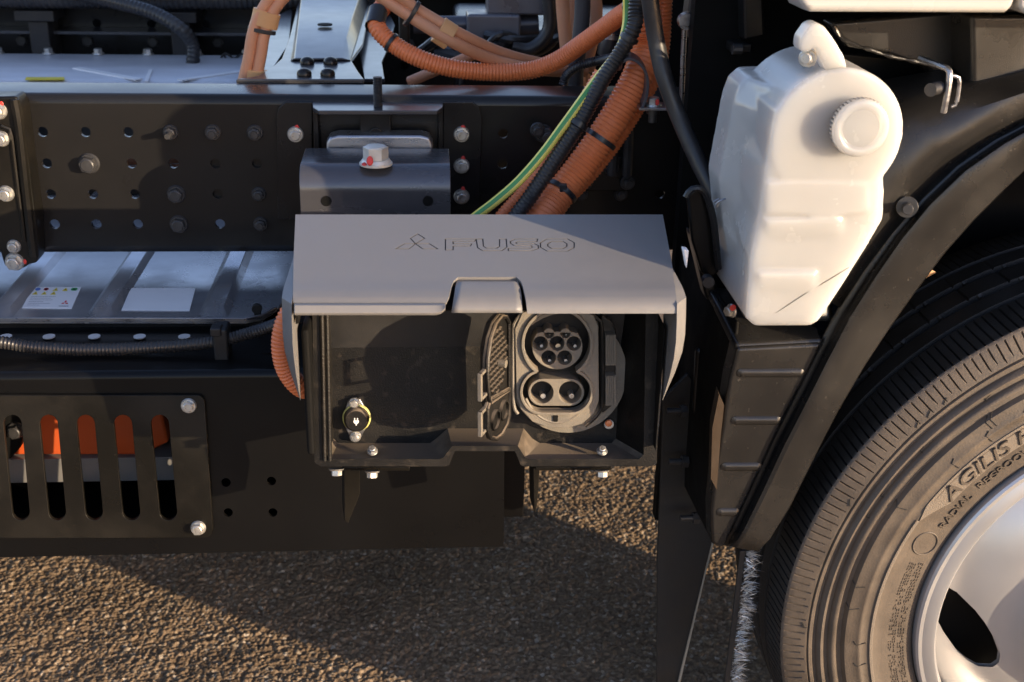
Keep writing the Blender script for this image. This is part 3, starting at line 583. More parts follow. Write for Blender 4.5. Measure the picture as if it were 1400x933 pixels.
# socket (combined charging inlet)
YS = 1.078
def poly8(cx_, cy1, r1, xl_, xr_, cy2, r2, n=14):
    # outline of a circle above a wide capsule
    a_r = math.degrees(math.atan2(cy2-r2*.93-cy1, (xr_-cx_)*.95+2)); up_ = arc(cx_, cy1, r1, r1, 56, -236, n*2)
    return up_+arc(xl_, cy2, r2, r2, 250, 90, n)+arc(xr_, cy2, r2, r2, 90, -70, n)
w8 = poly8(762, 471, 45, 742, 780, 537, 27.5)
body = [(714, 428), (724, 425), (800, 425), (812, 432), (818, 446), (819, 548), (812, 566), (796, 580), (775, 586), (750, 585), (728, 577), (712, 560), (706, 544), (704, 450)]
fn = lambda Y: (lambda x, y: C(x, y, Y))
disc = arc(776, 510, 81, 82, 0, 360, 44)[:-1]
r8 = poly8(762, 471, 49.5, 742, 780, 537, 31.5)
MB().plate([(x, max(426, y)) for x, y in disc], [r8], fn(YS+.010), (0, .012, 0)).obj('socket_flange', SOCK, BOX, .0012, label='round grey flange of the charging socket')
MB().plate(body, [w8], fn(YS-.004), (0, .012, 0)).obj('socket_housing', SOCK, BOX, .0016, label='dusty grey charging socket with two wells')
ring = MB()
ring.plate(r8, [w8], fn(YS-.0075), (0, .006, 0)); ring.obj('well_rim', SOCK, BOX, .0009)
MB().plate(r8, [w8], fn(YS+.0085), (0, .030, 0)).obj('well_wall', DEEP, BOX)  # black lining, shade of the well put into its colour
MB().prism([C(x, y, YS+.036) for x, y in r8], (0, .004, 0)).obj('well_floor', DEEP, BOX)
t2 = arc(762, 474.5, 34.5, 31, -38, 218, 26)
pinw = [(750.5, 456, 7), (773, 456, 7), (739, 470, 10.2), (761.5, 470, 10.5), (784.5, 470, 10.2), (750, 489.5, 10.4), (772, 489.5, 10.4)]
MB().plate(t2, [circ(x, y, r-.3, 18, r*.96) for x, y, r in pinw if r > 8]+[circ(x, y, r, 14) for x, y, r in pinw if r < 8], fn(YS+.002), (0, .034, 0)).obj('pin_insulator', SOCK, BOX, .0007)
dcw = [(741, 537, 15.5), (779.5, 537, 15.5)]
dco = arc(741, 537, 19, 18.5, 90, 270, 14)+arc(780, 537, 19, 18.5, -90, 90, 14)
MB().plate(dco, [circ(x, y, r, 22, r*.98) for x, y, r in dcw], fn(YS+.002), (0, .034, 0)).obj('pin_insulator', SOCK, BOX, .0007)
for k, (x, y, r) in enumerate(pinw+dcw):
    p = C(x, y, YS+.020); big_ = r > 12
    MB().cyl(p, (0, -1, .14), .0032 if big_ else (.0030 if k == 3 else .0021), .012 if big_ else .010, 12, .0026 if big_ else (.0026 if k == 3 else .0016)).obj('pin', COPPER if k in (0, 3) else ZINC, BOX)
# latch frame right of the socket, ribbed grip strips
MB().prism([C(x, y, YS+.002) for x, y in [(824, 432), (836, 440), (842, 452), (842, 548), (836, 556), (824, 566), (820, 556), (820, 440)]], (0, .010, 0)).obj('hinge_post', PLASTD, BOX, .0015)
for y0, y1 in ((459, 499), (515, 554)):
    g_ = MB()
    for i in range(5): g_.prism([C(829+2.6*i, y0, YS-.0085), C(830.3+2.6*i, y0, YS-.0085), C(830.3+2.6*i, y1, YS-.0085), C(829+2.6*i, y1, YS-.0085)], (0, .0035, 0))
    g_.prism([C(x, y, YS-.007) for x, y in ((828, y0-1), (842, y0-1), (842, y1+1), (828, y1+1))], (0, .009, 0)); g_.obj('grip_strip', SOCK, BOX, .0003)
MB().prism([C(x, y, YS-.0055) for x, y in ((756.5, 569), (763, 569), (762.5, 577), (757, 577))], (0, .003, 0)).obj('drain_notch_shade', DEEP, BOX)  # dark patch, shade of a notch put into the colour
MB().tube([C(x, y, YS-.003) for x, y in arc(762, 512, 50, 66, 30, 150, 16)], .0016, 8).obj('ridge', SOCK, BOX)
MB().tube(spline([C(x, y, YS-.001) for x, y in ((806, 427), (816, 436), (823, 450), (824, 545), (818, 566), (800, 583))], .005), .0018, 8).obj('ridge', PLASTD, BOX)
MB().tube(spline([C(x, y, YS-.001) for x, y in ((716, 426), (706, 438), (702, 455), (702, 548), (708, 566))], .005), .0018, 8).obj('ridge', SOCK, BOX)
MB().cyl(C(832, 579, YIN-.002), (0, -1, .14), .0052, .004, 16).obj('indicator_ring', ZINC, BOX, .0006); MB().lathe(C(832, 579, YIN-.006), (0, -1, .14), [(.0038, 0), (.003, .0015), (0, .002)], 14).obj('indicator_lamp', AMBER, BOX)
# cap flap, swung open towards the viewer
hz = C(697, 500, YS-.006); ad = Vector((-.030, -.066, 0)).normalized(); an = Vector((ad.y, -ad.x, 0))*-1    # an: inner face normal (towards +X)
if an.x < 0: an = -an
def FL(a, y, d=0.0): p = C(697, y, YS-.006); return p+ad*a+an*d
def flap(outline, name, label): return MB().prism([FL(a, y, 0 if outline is upo else .0012) for a, y in outline], -an*.0035).obj(name, PLASTD, BOX, .001, label=label)
upo = [(.004, 436), (.012, 424), (.026, 417), (.042, 420), (.056, 434), (.064, 456), (.066, 478), (.063, 505), (.060, 524), (.004, 536)]
lwo = [(.004, 526), (.056, 512), (.066, 520), (.067, 548), (.058, 566), (.042, 577), (.026, 580), (.010, 575), (.004, 566)]
flap(upo, 'socket_cap', 'open upper socket cap'); flap(lwo, 'socket_cap', 'open lower socket cap')
for o in (upo, lwo):
    c0 = (sum(a for a, y in o)/len(o), sum(y for a, y in o)/len(o)); MB().tube([FL(c0[0]+(a-c0[0])*.93, c0[1]+(y-c0[1])*.93, .0015) for a, y in o+o[:2]], .0022, 8).obj('cap_rim', PLASTD, BOX)
hexm = MB().cyl((0, 0, 0), (0, -1, 0), .0036, .0022, 6, .0028).mesh('honeycomb_cell', PLASTD, 20); qa = Vector((0, -1, 0)).rotation_difference(an)
for r in range(11):
    for c_ in range(7):
        a = .012+.0078*c_+(.0039 if r % 2 else 0); y = 437+8.0*r
        if (((a-.035)/.026)**2+((y-476)/42)**2) < 1: link('honeycomb_cell', hexm, BOX, None, loc=FL(a, y, 0), quat=qa)
for a in (.022, .045): MB().lathe(FL(a, 548, 0), an, [(.0105, 0), (.0105, .004), (.0085, .004), (.0085, .001), (0, .001)], 20).obj('cap_plug', PLASTD, BOX)
MB().cyl(FL(.034, 478, 0), an, .004, .009, 12).obj('cap_post', SOCK, BOX)
for y0, y1 in ((470, 506), (520, 552)):
    t_ = MB()
    for q in ([(.062, y0), (.077, y0), (.077, y0+4), (.062, y0+4)], [(.062, y1-4), (.077, y1-4), (.077, y1), (.062, y1)], [(.074, y0), (.078, y0), (.078, y1), (.074, y1)]): t_.prism([FL(a, y, .001) for a, y in q], -an*.004)
    t_.obj('cap_latch', SOCK, BOX, .0006)
# charge button
pb = C(488, 569, YIN); ax = Vector((0, -1, .14)).normalized()
BTN = MB().lathe(pb, ax, [(.0135, 0), (.0135, .004), (.0122, .005), (.0122, .013), (.0105, .0155), (.0, .0155)], 30).obj('button', PLASTD, BOX, .0005, label='round black push button with plug symbol')
MB().lathe(pb+ax*.0035, ax, [(.0142, 0), (.0142, .003), (.0128, .0035), (.0128, 0)], 30, closed=True).obj('button_ring', mat('yellow_ring_plastic', (.52, .50, .16), .4), BOX)
bz = Vector((0, .14, 1)).normalized(); ic = MB(); o_ = pb+ax*.0158
for q in ([(-.0026, .0006), (-.0026, -.0012), (-.0012, -.003), (.0012, -.003), (.0026, -.0012), (.0026, .0006)], [(-.0019, .0006), (-.0009, .0006), (-.0009, .0032), (-.0019, .0032)], [(.0009, .0006), (.0019, .0006), (.0019, .0032), (.0009, .0032)], [(-.0005, -.0028), (.0005, -.0028), (.0005, -.0046), (-.0005, -.0046)]):
    ic.add([o_+Vector((u, 0, 0))+bz*v for u, v in q], [tuple(range(len(q)))])
ic.obj('plug_symbol', WHITE, BOX, smooth=0)
MB().prism([C(x, y, YIN-.004) for x, y in ((476, 548), (492, 546), (504, 566), (504, 578), (494, 598), (478, 598), (470, 580), (470, 566))], (0, .004, 0)).obj('button_plate', STEEL, BOX, .0008)
for x, y in ((484.5, 551), (485.5, 597)): bolt('bolt', BOLT_Z, BOX, C(x, y, YIN-.0042), .6, (0, -1, .14))
# hanging brackets below
MB().prism(pts([(470, 643), (492, 643), (492, 676), (476, 716), (471, 712)], 1.075), (-.004, .03, 0)).obj('lower_bracket', DIRTY, BOX, .0008)
MB().prism(pts([(729, 641), (738, 641), (736, 672), (733, 702), (730, 700)], 1.08), (-.002, .03, 0)).obj('lower_bracket', DIRTY, BOX, .0008)
MB().prism(pts([(732, 639), (836, 639), (836, 643), (732, 644)], 1.06), (0, .06, 0)).prism(pts([(470, 639), (560, 639), (560, 644), (470, 644)], 1.06), (0, .06, 0)).obj('lower_rail', DIRTY, BOX, .0008)

DY = .045
def atd(x, y, Y): return at(x, y, Y+DY)
def ptsd(l, Y): return [at(x, y, Y+DY) for x, y in l]
def pxd(l): return [at(x, y, Y+DY) for x, y, Y in l]
# ---- coolant reservoir (blow-moulded: united volumes, softened)
def voxel(mb, name, material, parent, vs, it=6, label=None, fac=.5):
    tmp = bpy.data.objects.new('tmp', mb.mesh('tmp', material, 0)); COL.objects.link(tmp)
    r = tmp.modifiers.new('r', 'REMESH'); r.mode = 'VOXEL'; r.voxel_size = vs; r.use_smooth_shade = True
    s_ = tmp.modifiers.new('s', 'SMOOTH'); s_.factor = fac; s_.iterations = it
    dg = bpy.context.evaluated_depsgraph_get(); dg.update(); me = bpy.data.meshes.new_from_object(tmp.evaluated_get(dg)); me.name = name
    bpy.data.objects.remove(tmp); me.shade_smooth(); return link(name, me, parent, label)
YT = .965
m = MB()
fr = [(1047, 230), (1060, 150), (1232, 190), (1226, 214), (1208, 240), (1210, 262), (1208, 300), (1186, 338), (1152, 392), (1120, 440), (1108, 447), (1032, 447), (1020, 436), (1026, 360), (1038, 300)]
f3 = ptsd(fr, YT+.008); bk = [p+Vector((0, .13, 0)) for p in f3]
for i, s in ((0, (-.012, 0)), (13, (.006, 0)), (14, (-.006, 0))): bk[i] = bk[i]+Vector((s[0], 0, 0))
m.loft([f3, bk])
# rear block showing on the left
rb = [(1003, 140), (1012, 116), (1026, 104), (1130, 100), (1140, 440), (1016, 436), (1001, 380), (989, 310), (983, 245)]
m.prism(ptsd(rb, YT+.10), (0, .05, 0)); m.loft([ptsd([(1058, 160), (1070, 125), (1120, 120), (1130, 430), (1036, 430), (1030, 360), (1040, 300), (1048, 230)], YT+.03), ptsd([(1003, 140), (1022, 106), (1126, 101), (1136, 440), (1016, 438), (1001, 375), (988, 310), (983, 245)], YT+.10)])
# boss round the cap
cb = atd(1148, 189, YT); m.cyl((cb.x, YT+DY+.0062, cb.z), (0, 1, 0), .0592, .12, 48)
# right-hand swell
sw = atd(1165, 275, YT); m.cyl((sw.x+.006, YT+DY+.010, sw.z), (0, 1, 0), .023, .1, 32)
# pressed ledges
for l in ([(1052, 218), (1205, 222), (1196, 240), (1040, 238)],): pass
for x0, x1, y in ((1047, 1152, 301), (1037, 1116, 374)):
    w_ = lambda x, dx=0, dy=0: [atd(x+dx, y+dy, YT+.0035), atd(x+dx, y+dy-1, YT+.016), atd(x+dx*1.6, y+dy+34, YT+.0095)]
    m.loft([w_(x0), w_(x1)]); m.loft([w_(x0), [atd(x0-23, y-34, YT+.045), atd(x0-22, y-34, YT+.060), atd(x0-20, y+2, YT+.052)]])
m.prism(ptsd([(1048, 250), (1188, 252), (1190, 288), (1140, 296), (1048, 292)], YT+.005), (0, .02, 0))
TANK = voxel(m, 'coolant_reservoir', WHITEP, TRUCK, .0018, 16, 'translucent white plastic coolant reservoir behind the front wheel arch')
m = MB().lathe(atd(1170, 171, YT+.004), (0, -1, 0), [(.0231, 0), (.0231, .004), (.0250, .0045), (.0250, .012), (.0240, .0152), (.0221, .0162), (.0187, .0158), (.0161, .0135), (.0, .0140)], 48)
for k in range(44):
    a = 2*PI*k/44; c_ = atd(1170, 171, YT+.004)+Vector((.0250*math.cos(a), -.0048, .0250*math.sin(a))); m.tube([c_, c_+Vector((0, -.0068, 0))], .0008, 6)
m.obj('filler_cap', WHITEP, TANK, .0006, label='round white filler cap')
arm = [(1093, 65), (1095, 52), (1107, 35), (1117, 31), (1128, 37), (1142, 56), (1155, 78), (1159, 96), (1158, 112), (1134, 112), (1128, 93), (1113, 64), (1106, 72), (1096, 71)]
m = MB().prism(ptsd(arm, .974), (0, .022, 0)); voxel(m, 'arm', WHITEP, TANK, .0016, 7, 'tapered white arm on top of the reservoir')
MB().prism(ptsd([(1106, 70), (1114, 70), (1126, 98), (1106, 98)], 1.02), (0, .004, 0)).obj('tab', STEEL, TANK, .0008)
MB().tube(spline(pxd([(1160, 366, YT+.0086), (1130, 384, YT+.0084), (1095, 405, YT+.0084), (1062, 427, YT+.0086), (1045, 438, YT+.0095)]), .004), .0007, 6).obj('mould_seam', WHITEP, TANK)
bolt('bolt', BOLT_Z, TANK, atd(1104, 80, .985), .8, (-.6, -1, .1)); bolt('bolt', BOLT_Z, TANK, atd(1000, 425, 1.03), .7, (-1, -.6, 0)); mark(TANK, atd(1002, 421, 1.02), .8)
m = MB()
for i, (dx, dy) in enumerate(((0, 0), (3, 3), (6, 6))): m.tube(pxd([(975+dx, 276+dy*1.2, 1.06), (983, 272+dy, 1.06)]), .0008, 6)
m.tube(spline(pxd([(978, 284, 1.06), (983, 276, 1.055), (992, 272, 1.055)]), .002), .001, 6); m.obj('hose_clip', STEEL, TANK)

# ---- mudguard
def sheet_px(rows, Yf, name, material, parent, th=.003, label=None, bevel=.0):
    """rows of (x, y, Y) points, same count, joined to a thick sheet"""
    n = len(rows[0]); m = MB(); m.add([atd(*p) for r in rows for p in r], [(i*n+j, i*n+j+1, (i+1)*n+j+1, (i+1)*n+j) for i in range(len(rows)-1) for j in range(n-1)])
    o = m.obj(name, material, parent, label=label, smooth=50); s_ = o.modifiers.new('thick', 'SOLIDIFY'); s_.thickness = th; s_.offset = 0
    if bevel: b = o.modifiers.new('edge', 'BEVEL'); b.width = bevel; b.segments = 2; b.limit_method = 'ANGLE'; b.angle_limit = math.radians(40)
    return o
outer = [(1035, 753), (1052, 735), (1078, 693), (1110, 628), (1145, 560), (1180, 500), (1215, 447), (1250, 398), (1290, 345), (1330, 300), (1372, 258), (1410, 222), (1470, 180), (1560, 140)]
crease = [(1003, 748), (1018, 722), (1042, 672), (1070, 612), (1102, 550), (1132, 490), (1162, 432), (1196, 378), (1232, 326), (1270, 280), (1318, 234), (1372, 197), (1430, 165), (1540, 120)]
inner = [(985, 744), (1000, 716), (1024, 664), (1052, 602), (1084, 540), (1116, 476), (1146, 420), (1180, 368), (1218, 318), (1258, 272), (1306, 226), (1358, 190), (1420, 158), (1535, 112)]
rows = []
for o, c_, i in zip(outer, crease, inner):
    mid = lambda a, b, t: (a[0]*(1-t)+b[0]*t, a[1]*(1-t)+b[1]*t)
    rows.append([(*o, 1.0045), (*mid(o, c_, .02), 1.001), (*mid(o, c_, .5), .9985), (*mid(o, c_, .86), .9965), (*mid(o, c_, .95), .9975), (*c_, 1.003), (*mid(c_, i, .25), 1.017), (*mid(c_, i, .45), 1.020), (*i, 1.021)])
def sheet3(rows, name, material, parent, th=.003, label=None, smooth=30):
    n = len(rows[0]); o = MB().add([p for r in rows for p in r], [(i*n+j, i*n+j+1, (i+1)*n+j+1, (i+1)*n+j) for i in range(len(rows)-1) for j in range(n-1)]).obj(name, material, parent, label=label, smooth=smooth)
    q = o.modifiers.new('thick', 'SOLIDIFY'); q.thickness = th; q.offset = 0; return o
def mirrored(rows): return rows+[[Vector((2*.751-p.x, p.y, p.z)) for p in r] for r in rows[::-1]]
GU = sheet3(mirrored([[atd(*p) for p in r] for r in rows]), 'mudguard', GUARD, TRUCK, .003, 'dark grey plastic mudguard with ribbed panel round the front wheel')
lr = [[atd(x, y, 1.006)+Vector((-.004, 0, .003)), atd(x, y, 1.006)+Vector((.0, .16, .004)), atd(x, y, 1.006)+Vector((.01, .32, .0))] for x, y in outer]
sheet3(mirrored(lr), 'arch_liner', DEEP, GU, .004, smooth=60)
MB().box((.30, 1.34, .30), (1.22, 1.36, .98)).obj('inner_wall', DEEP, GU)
# ribbed panel left of the band
pan = [(1018, 452, 1.0), ]
lp = [(1016, 468), (1004, 478), (998, 520), (990, 570), (980, 625), (973, 680), (972, 730), (976, 746), (988, 750)]
top_ = [(1012, 452), (1140, 448)]
P0 = [(1008, 476), (1124, 470), (1110, 500), (1078, 560), (1050, 620), (1024, 676), (1002, 724), (990, 750), (980, 749), (973, 742), (972, 700), (978, 640), (988, 580), (997, 520)]
MB().prism(ptsd(P0, 1.008), (0, .03, 0)).obj('rib_panel', GUARD, GU, .004, seg=3)
MB().prism([atd(1006, 470, 1.012), atd(1126, 464, 1.012), atd(1140, 455, 1.012)+Vector((0, .10, 0)), atd(1012, 440, 1.012)+Vector((-.01, .10, 0))], (0, 0, -.012)).obj('tank_shelf', GUARD, GU, .004, seg=3)
for x0, x1, y in ((1012, 1092, 508), (1004, 1060, 573), (990, 1034, 636), (984, 1004, 698)):
    a = atd(x0, y, 1.0115); b_ = atd(x1, y, 1.0115); m = MB().tube([a, b_], .0062, 12)
    for c_ in (a, b_): m.lathe(c_+Vector((0, .0062, 0)), (0, -1, 0), [(.0062, 0), (.0060, .0062), (.0045, .0103), (0, .0122)], 12)
    m.obj('rib', GUARD, GU)
# back shell behind the reservoir and top of the arch
rows = []
for kk, ((x, y), Y) in enumerate(zip(inner[6:], [1.021]*10)):
    q = (.40, .55, .70, .80, .75, .6, .45, .35)[min(kk, 7)]
    rows.append([(x, y, Y), (x-14*q, y-9*q, 1.0145), (x-34*q, y-26*q, 1.0095), (x-62*q, y-60*q, 1.012), (x-100*q, y-105*q, 1.034), (x-170*q, y-145*q, 1.085)])
sheet3(mirrored([[atd(*p) for p in r] for r in rows]), 'arch_shell', GUARD, GU, .004, smooth=50)
# left flank of the guard going back into the truck
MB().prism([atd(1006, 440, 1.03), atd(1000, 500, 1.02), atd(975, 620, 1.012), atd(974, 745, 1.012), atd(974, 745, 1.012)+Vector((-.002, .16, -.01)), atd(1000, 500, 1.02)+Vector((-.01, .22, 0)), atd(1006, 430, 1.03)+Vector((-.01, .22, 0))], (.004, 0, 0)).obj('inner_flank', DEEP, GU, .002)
# stud on the arch
p = atd(1240, 283, 1.008); st = MB().cyl(p, (-.35, -1, .15), .010, .004, 20).cyl(p, (-.35, -1, .15), .0052, .02, 14, .0048); st.obj('stud', ZINCD, GU, .0006)
# upper dark body panels behind the reservoir
MB().prism(ptsd([(1130, 30), (1322, 14), (1330, 160), (1318, 166), (1268, 95), (1210, 75), (1160, 66)], 1.09), (0, .02, 0)).obj('step_panel', GUARD, GU, .006)
MB().prism(ptsd([(1327, 20), (1560, 20), (1560, 150), (1400, 158), (1330, 161)], 1.045), (0, .05, 0)).obj('step_panel', GUARD, GU, .005)
MB().prism(ptsd([(1130, 70), (1230, 80), (1300, 90), (1350, 170), (1350, 215), (1200, 215)], 1.15), (0, .01, 0)).obj('step_panel', BLACK, GU, .003)  # blackened panel, shade of the gap put into its colour
MB().tube(spline(pxd([(1140, 36, 1.075), (1150, 52, 1.075), (1172, 62, 1.073), (1186, 67, 1.070), (1215, 77, 1.070), (1258, 86, 1.070), (1292, 96, 1.066)]), .004), .0022, 8, rf=lambda i: .0018+.0009*math.sin(i*1.7)*math.sin(i*.53)).obj('seal_edge', GUARD, GU)
MB().tube(spline(pxd([(1258, 80, 1.04), (1285, 90, 1.005), (1297, 96, .995), (1298, 110, .992), (1294, 135, .992), (1290, 154, .994)]), .004), .0028, 8).obj('wire_hook', STEEL, GU)
MB().tube(spline(pxd([(1299, 104, .995), (1310, 106, .995), (1311, 120, .995), (1307, 142, .995), (1300, 146, .995)]), .004), .0018, 8).obj('wire_hook', STEEL, GU)
p = atd(1285, 120, 1.0); MB().tube([p+Vector((-.012, -.01, 0))*(i/12) for i in range(14)], .0055, 12, rf=lambda i: .006 if i % 2 else .005).obj('stud', ZINCD, GU)

# ---- brush strip along the guard, mudflap, black brackets right of the box
bp_ = spline(px_path([(1024, 752, 1.09), (1018, 800, 1.09), (1011, 860, 1.09), (1000, 945, 1.09)]), .004)
BS = MB().strap([p+Vector((-.007, 0, 0)) for p in bp_], (1, 0, 0), .006, .004).obj('brush_strip', RUB, TRUCK, .0008, label='pale bristle strip hanging below the mudguard')
m = MB()
for t_ in range(46):
    k = (len(bp_)-1)*t_/46; c0 = bp_[int(k)].lerp(bp_[min(int(k)+1, len(bp_)-1)], k % 1); ang0 = random.uniform(-.5, .5)+(.5 if t_ % 2 else -.25)
    for i in range(15):
        p = c0+Vector((random.uniform(-.004, .003), random.uniform(-.006, .004), random.uniform(-.0012, .0012))); a = ang0+random.uniform(-.35, .35)
        d = Vector((math.cos(a), random.uniform(-.5, .2), math.sin(a))).normalized()*random.uniform(.007, .017); w = Vector((random.uniform(-1, 1), random.uniform(-1, 1), random.uniform(-1, 1))).normalized()*random.uniform(.00025, .0006)
        q = p+d*.55+Vector((0, -.001, .0012)); m.add([p-w, p+w, q+w, p+d, q-w], [(0, 1, 2, 4), (4, 2, 3)])
br = m.obj('bristles', BRIST, BS, smooth=0); br['kind'] = 'stuff'
MB().prism(pts([(907, 545), (940, 512), (975, 560), (985, 640), (985, 700), (965, 775), (948, 850), (926, 940), (898, 940), (899, 760), (904, 640)], 1.19), (0, .006, 0)).obj('mudflap', RUB, TRUCK, .001, label='black rubber mudflap between charging box and wheel')
MB().prism([at(984, 702, 1.186), at(986, 706, 1.186), at(967, 776, 1.186), at(928, 942, 1.186), at(925, 942, 1.186)], (0, .003, 0)).obj('flap_edge', mat('pale_rubber_edge', (.30, .27, .22), .5), TRUCK)  # pale strip along the outer edge of the flap
FB = MB().prism(pts([(952, 480), (992, 470), (990, 560), (976, 640), (984, 705), (975, 718), (968, 640), (948, 560)], 1.16), (0, .01, 0)).obj('flap_bracket', BLACK, TRUCK, .003, label='black bent bracket beside the mudguard')
for x, y in ((938, 562), (940, 631), (955, 708)): MB().cyl(at(x, y, 1.165), (-1, -.1, .05), .0035, .022, 12).cyl(at(x, y, 1.165), (-1, -.1, .05), .007, .007, 6).obj('stud', ZINCD, FB)
MB().prism(pts([(974, 585), (983, 540), (990, 555), (985, 600), (980, 670), (972, 655)], 1.05), (.002, .02, 0)).obj('reflector_strip', mat('brown_tape', (.035, .022, .012), .5), FB)
SB = MB().prism(pts([(940, 268), (950, 258), (966, 262), (978, 300), (984, 372), (976, 380), (960, 376), (946, 330)], 1.13), (0, .012, 0)).obj('hose_bracket', BEAMB, TRUCK, .003, label='black bent bracket between charging box and reservoir')
MB().prism(pts([(944, 320), (960, 330), (978, 385), (984, 402), (978, 412), (966, 412)], 1.15), (0, .03, 0)).obj('lower_arm', BLACK, SB, .004); MB().tube(spline(px_path([(938, 270, 1.12), (946, 259, 1.12), (962, 262, 1.12), (975, 300, 1.12), (982, 368, 1.12)]), .005), .0035, 8).obj('rolled_edge', BLACKG, SB)
MB().cyl(at(966, 382, 1.12), (0, -1, 0), .006, .01, 12).obj('stud', ZINCD, SB)

# ---- wheel
WC = Vector((.751, 1.026, .360)); RTY = .372
WH = bpy.data.objects.new('wheel', None); COL.objects.link(WH); WH.parent = TRUCK; WH.matrix_parent_inverse = Matrix.Translation(-TRUCK.location); WH.location = WC; WH['label'] = 'silver steel front wheel with dusty brown sidewall'
NA = 2080
#        r       dy      slit
prof = [(.2285, .020), (.2305, .0125), (.2345, .0105), (.2430, .0098), (.2540, .0082), (.266, .0066), (.2755, .0052), (.2765, .0042), (.2795, .0042), (.2805, .0050), (.2885, .0048), (.2895, .0040), (.2925, .0040), (.2935, .0048), (.3020, .0050), (.3060, .0056),
        (.3090, .0105), (.3135, .0112), (.3170, .0052), (.3190, .0048), (.3215, .0062), (.3235, .0112), (.3272, .0112), (.3298, .0066), (.3320, .0062), (.3345, .0084), (.3362, .0125), (.3388, .0128), (.3410, .0092), (.3440, .0092), (.3452, .0118), (.3465, .0100),
        (.3485, .0105), (.3520, .0118), (.3580, .0138), (.3640, .0160), (.3690, .0182), (.3716, .0200)]
tread = [(.3722, .0230), (.3735, .045), (.3748, .060), (.3750, .0665), (.3680, .0680), (.3680, .0725), (.3752, .0740), (.3755, .094), (.3755, .0955), (.3640, .0975), (.3640, .1050), (.3757, .107), (.3757, .135), (.3640, .137), (.3640, .1445), (.3755, .1465), (.3750, .170), (.3680, .1715), (.3680, .176), (.3745, .178), (.3735, .200), (.3715, .222), (.360, .232), (.30, .245), (.235, .225)]
vs = []; fs = []; mi = []; ang = np.linspace(0, 2*PI, NA, endpoint=False); P_ = prof+tread; nP = len(prof)
for i, a in enumerate(ang):
    k = i % 8; long_ = (i//8) % 2 == 0
    for j, (r, dy) in enumerate(P_):
        if j < nP and k == 0 and (.3485 if long_ else .3530) < r < .3690: dy += .0034
        if j >= nP and k == 0 and (.020 < dy < .066 or .178 < dy < .222): r -= .0035
        if j >= nP and (i//4) % 10 == 0 and r < .365 and .09 < dy < .15: r += .0085
        if j >= nP and (i % 40) in (12, 13) and .0955 < dy < .16 and r > .37: r -= .002
        vs.append((r*math.cos(a), dy, r*math.sin(a)))
n = len(P_)
for i in range(NA):
    for j in range(n-1): fs.append((i*n+j, i*n+j+1, ((i+1) % NA)*n+j+1, ((i+1) % NA)*n+j)); mi.append(0 if j < nP-1 else 1)
me = bpy.data.meshes.new('tyre'); me.from_pydata(vs, [], fs); me.materials.append(RUBS); me.materials.append(RUB); me.polygons.foreach_set('material_index', mi)
bm = bmesh.new(); bm.from_mesh(me); bmesh.ops.recalc_face_normals(bm, faces=bm.faces)
bm.to_mesh(me); bm.free(); me.shade_smooth(); me.set_sharp_from_angle(angle=math.radians(48)); me.update()
TY = link('tyre', me, WH, 'black tyre with concentric ridges and raised lettering')
# rim
def lathe_mesh(prof, n=220): return MB().lathe((0, 0, 0), (0, 1, 0), prof, n, closed=True)
rimp = [(.2045, .075), (.2050, .020), (.2062, .008), (.2082, .0015), (.2110, -.0012), (.2140, -.0010), (.2225, .0030), (.2265, .0030), (.2288, .0050), (.2295, .0085), (.2293, .014), (.2280, .022), (.2270, .070)]
lathe_mesh(rimp+rimp[:1]).obj('rim', RIMM, WH, label='bright silver rim edge', smooth=24)
dp = [(.2055, .060), (.201, .050), (.194, .041), (.182, .031), (.166, .021), (.150, .013), (.135, .008), (.120, .006), (.110, .0), (.095, -.025), (.060, -.035), (.0001, -.035)]
din = [(max(r, .0002), y+.006) for r, y in dp[::-1]]
disc = lathe_mesh(dp+din, 160).mesh('disc', RIMM, 50)
# hand holes cut through the disc
def wheel_angle(x, y, off): p = at(x, y, WC.y+off)-WC; return math.atan2(p.z, p.x), math.hypot(p.x, p.z)
hole_px = [(1283.6, 835), (1286, 821), (1293.6, 812), (1302, 811.5), (1311, 814), (1330, 830), (1342, 845), (1352, 862), (1359, 882), (1358, 895), (1351, 903), (1335, 907), (1322, 902), (1311, 894), (1295, 872), (1286, 853)]
hq = [at(x, y, WC.y+.024)-WC for x, y in hole_px]
cut = MB()
for k in range(5):
    a = k*2*PI/5; ca, sa = math.cos(a), math.sin(a)
    cut.prism([Vector((p.x*ca-p.z*sa, -.05, p.x*sa+p.z*ca)) for p in hq], (0, .2, 0))
do = bpy.data.objects.new('tmp_disc', disc); co = bpy.data.objects.new('tmp_cut', cut.mesh('tmp_cut', RIMM, 0)); COL.objects.link(do); COL.objects.link(co)
bo = do.modifiers.new('b', 'BOOLEAN'); bo.operation = 'DIFFERENCE'; bo.object = co; bo.solver = 'EXACT'
dg = bpy.context.evaluated_depsgraph_get(); dg.update(); dm = bpy.data.meshes.new_from_object(do.evaluated_get(dg)); dm.name = 'disc'
bpy.data.objects.remove(do); bpy.data.objects.remove(co); dm.shade_smooth(); dm.set_sharp_from_angle(angle=math.radians(40))
link('disc', dm, WH, 'smooth silver wheel disc with oval holes', .0012)
MB().lathe((0, 0, 0), (0, 1, 0), [(.200, .075), (.200, .19), (.0, .19)], 60).obj('brake_drum', BLACK, WH)
